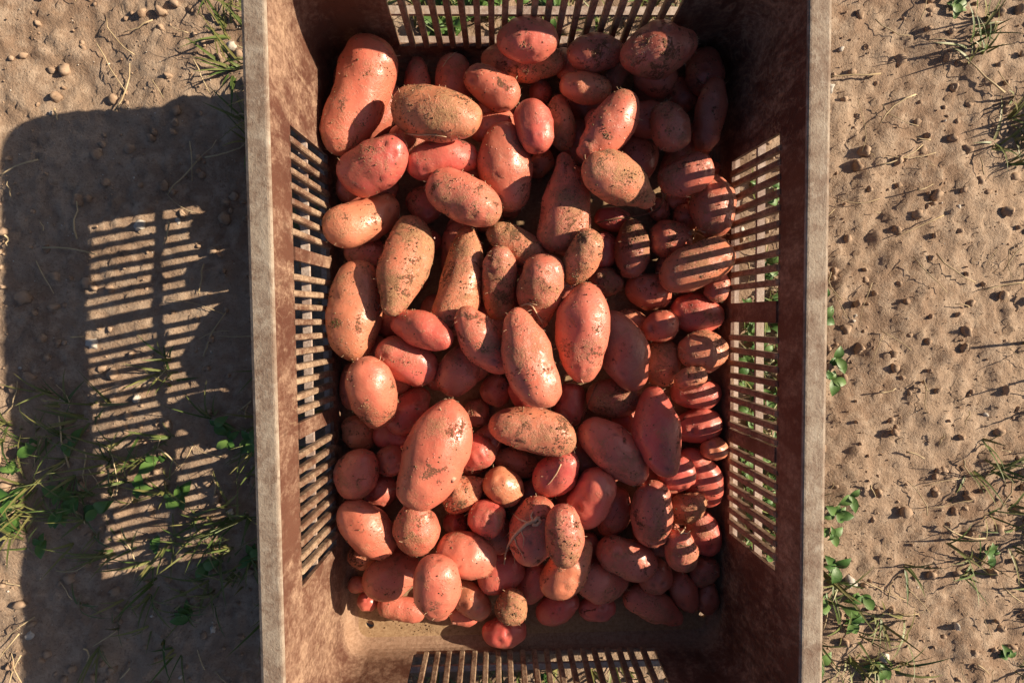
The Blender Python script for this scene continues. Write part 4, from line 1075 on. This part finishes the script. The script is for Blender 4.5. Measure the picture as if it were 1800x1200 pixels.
fibre('root', 'pale branching root with fine hairs lying on the wide dusty potato', M_ROOT, [
    ([(946, 908), (938, 917), (928, 918), (915, 930), (903, 942), (893, 958), (888, 975), (886, 992)], .0019, .0007),
    ([(946, 908), (950, 916), (944, 922), (936, 921)], .0012, .0016), ([(938, 917), (933, 906), (937, 898)], .0013, .0004),
    ([(928, 918), (912, 912), (900, 900), (893, 897)], .0009, .0003), ([(915, 930), (921, 946), (919, 962)], .0005, .0002),
    ([(903, 942), (908, 958), (917, 972), (922, 985)], .0005, .0002), ([(893, 958), (903, 972), (905, 990)], .0004, .0002), ([(908, 937), (895, 935), (886, 945)], .0004, .0002)], 'root')
fibre('root', 'thin reddish root trailing from the dusty tan potato in the upper right', M_ROOTD, [
    ([(1163, 335), (1168, 348), (1160, 365), (1140, 376), (1115, 381), (1080, 384), (1050, 392)], .0012, .0007),
    ([(1120, 381), (1112, 372), (1102, 366)], .0005, .0002), ([(1105, 383), (1095, 372), (1085, 370)], .0004, .0002), ([(1162, 345), (1172, 355), (1170, 372)], .0006, .0003),
    ([(1150, 371), (1152, 360), (1146, 350)], .0005, .0002)], 'root')
fibre('root_fibre', 'dry curled fibre on the neck of the club shaped potato', M_ROOT, [
    ([(912, 540), (925, 534), (936, 538), (943, 550), (950, 562), (955, 572)], .0008, .0005), ([(920, 536), (932, 533), (944, 536)], .0006, .0003), ([(936, 538), (946, 556), (956, 566)], .0006, .0003)], 'fibre')
fibre('grass_stalk', 'long thin dry stalk between the dark potatoes right of the middle', M_ROOTD, [
    ([(1052, 668), (1040, 695), (1027, 725), (1013, 757)], .0006, .0005)], 'stalk')
fibre('root_fibre', 'thin fibre under the lower edge of the tan oval potato', M_ROOT, [
    ([(712, 235), (735, 238), (760, 237), (785, 241)], .0007, .0003)], 'fibre')
fibre('root_fibre', 'pale fibre on the dark shaded potato under the far slats', M_ROOT, [
    ([(778, 118), (786, 106), (797, 95), (815, 84)], .0005, .0003), ([(786, 106), (779, 108)], .0003, .0002)], 'fibre')
fibre('straw_tuft', 'small tuft of straw between the striped potatoes upper right', M_ROOT, [
    ([(1212, 407), (1225, 404), (1240, 409)], .0009, .0006), ([(1213, 412), (1226, 410), (1238, 416)], .0008, .0005), ([(1216, 404), (1222, 413), (1216, 424)], .0007, .0003),
    ([(1210, 410), (1222, 407), (1234, 402)], .0007, .0004)], 'straw')
fibre('dry_shoot', 'dried frayed shoot on top of the round ended striped potato', M_ROOT, [
    ([(1196, 938), (1203, 930), (1206, 922)], .0010, .0004), ([(1198, 936), (1208, 937), (1214, 932)], .0007, .0003), ([(1196, 936), (1190, 928), (1188, 922)], .0006, .0003)], 'shoot')
fibre('straw_fibre', 'pale straw sliver lying along the scratched glossy potato', M_ROOT, [
    ([(986, 815), (978, 832), (968, 846), (962, 852)], .0008, .0004)], 'fibre', .0004)

# loose crumbs of soil on the crate floor
bag = Bag()
for k in range(230):
    px, py = rc.uniform(625, 850), rc.uniform(1072, 1128)
    if rc.rand() < .3: px, py = rc.normal(735, 22), rc.normal(1102, 6)
    if math.hypot(px - 650, py - 1097) < 9: continue
    p = at(px, py, 0)
    if abs(p.x) > W - RF - .002 or p.y < -(LN - RF - .001): continue
    r = .0002 + .0007 * rc.rand() ** 4
    lump(bag, ICO1, (p.x, p.y, r * .5), r, rc)
tag(bag.build('soil_crumbs', M_CRUMB, None, False), 'crumbs of soil on the sandy crate floor by the drain hole', 'soil', kind='stuff')
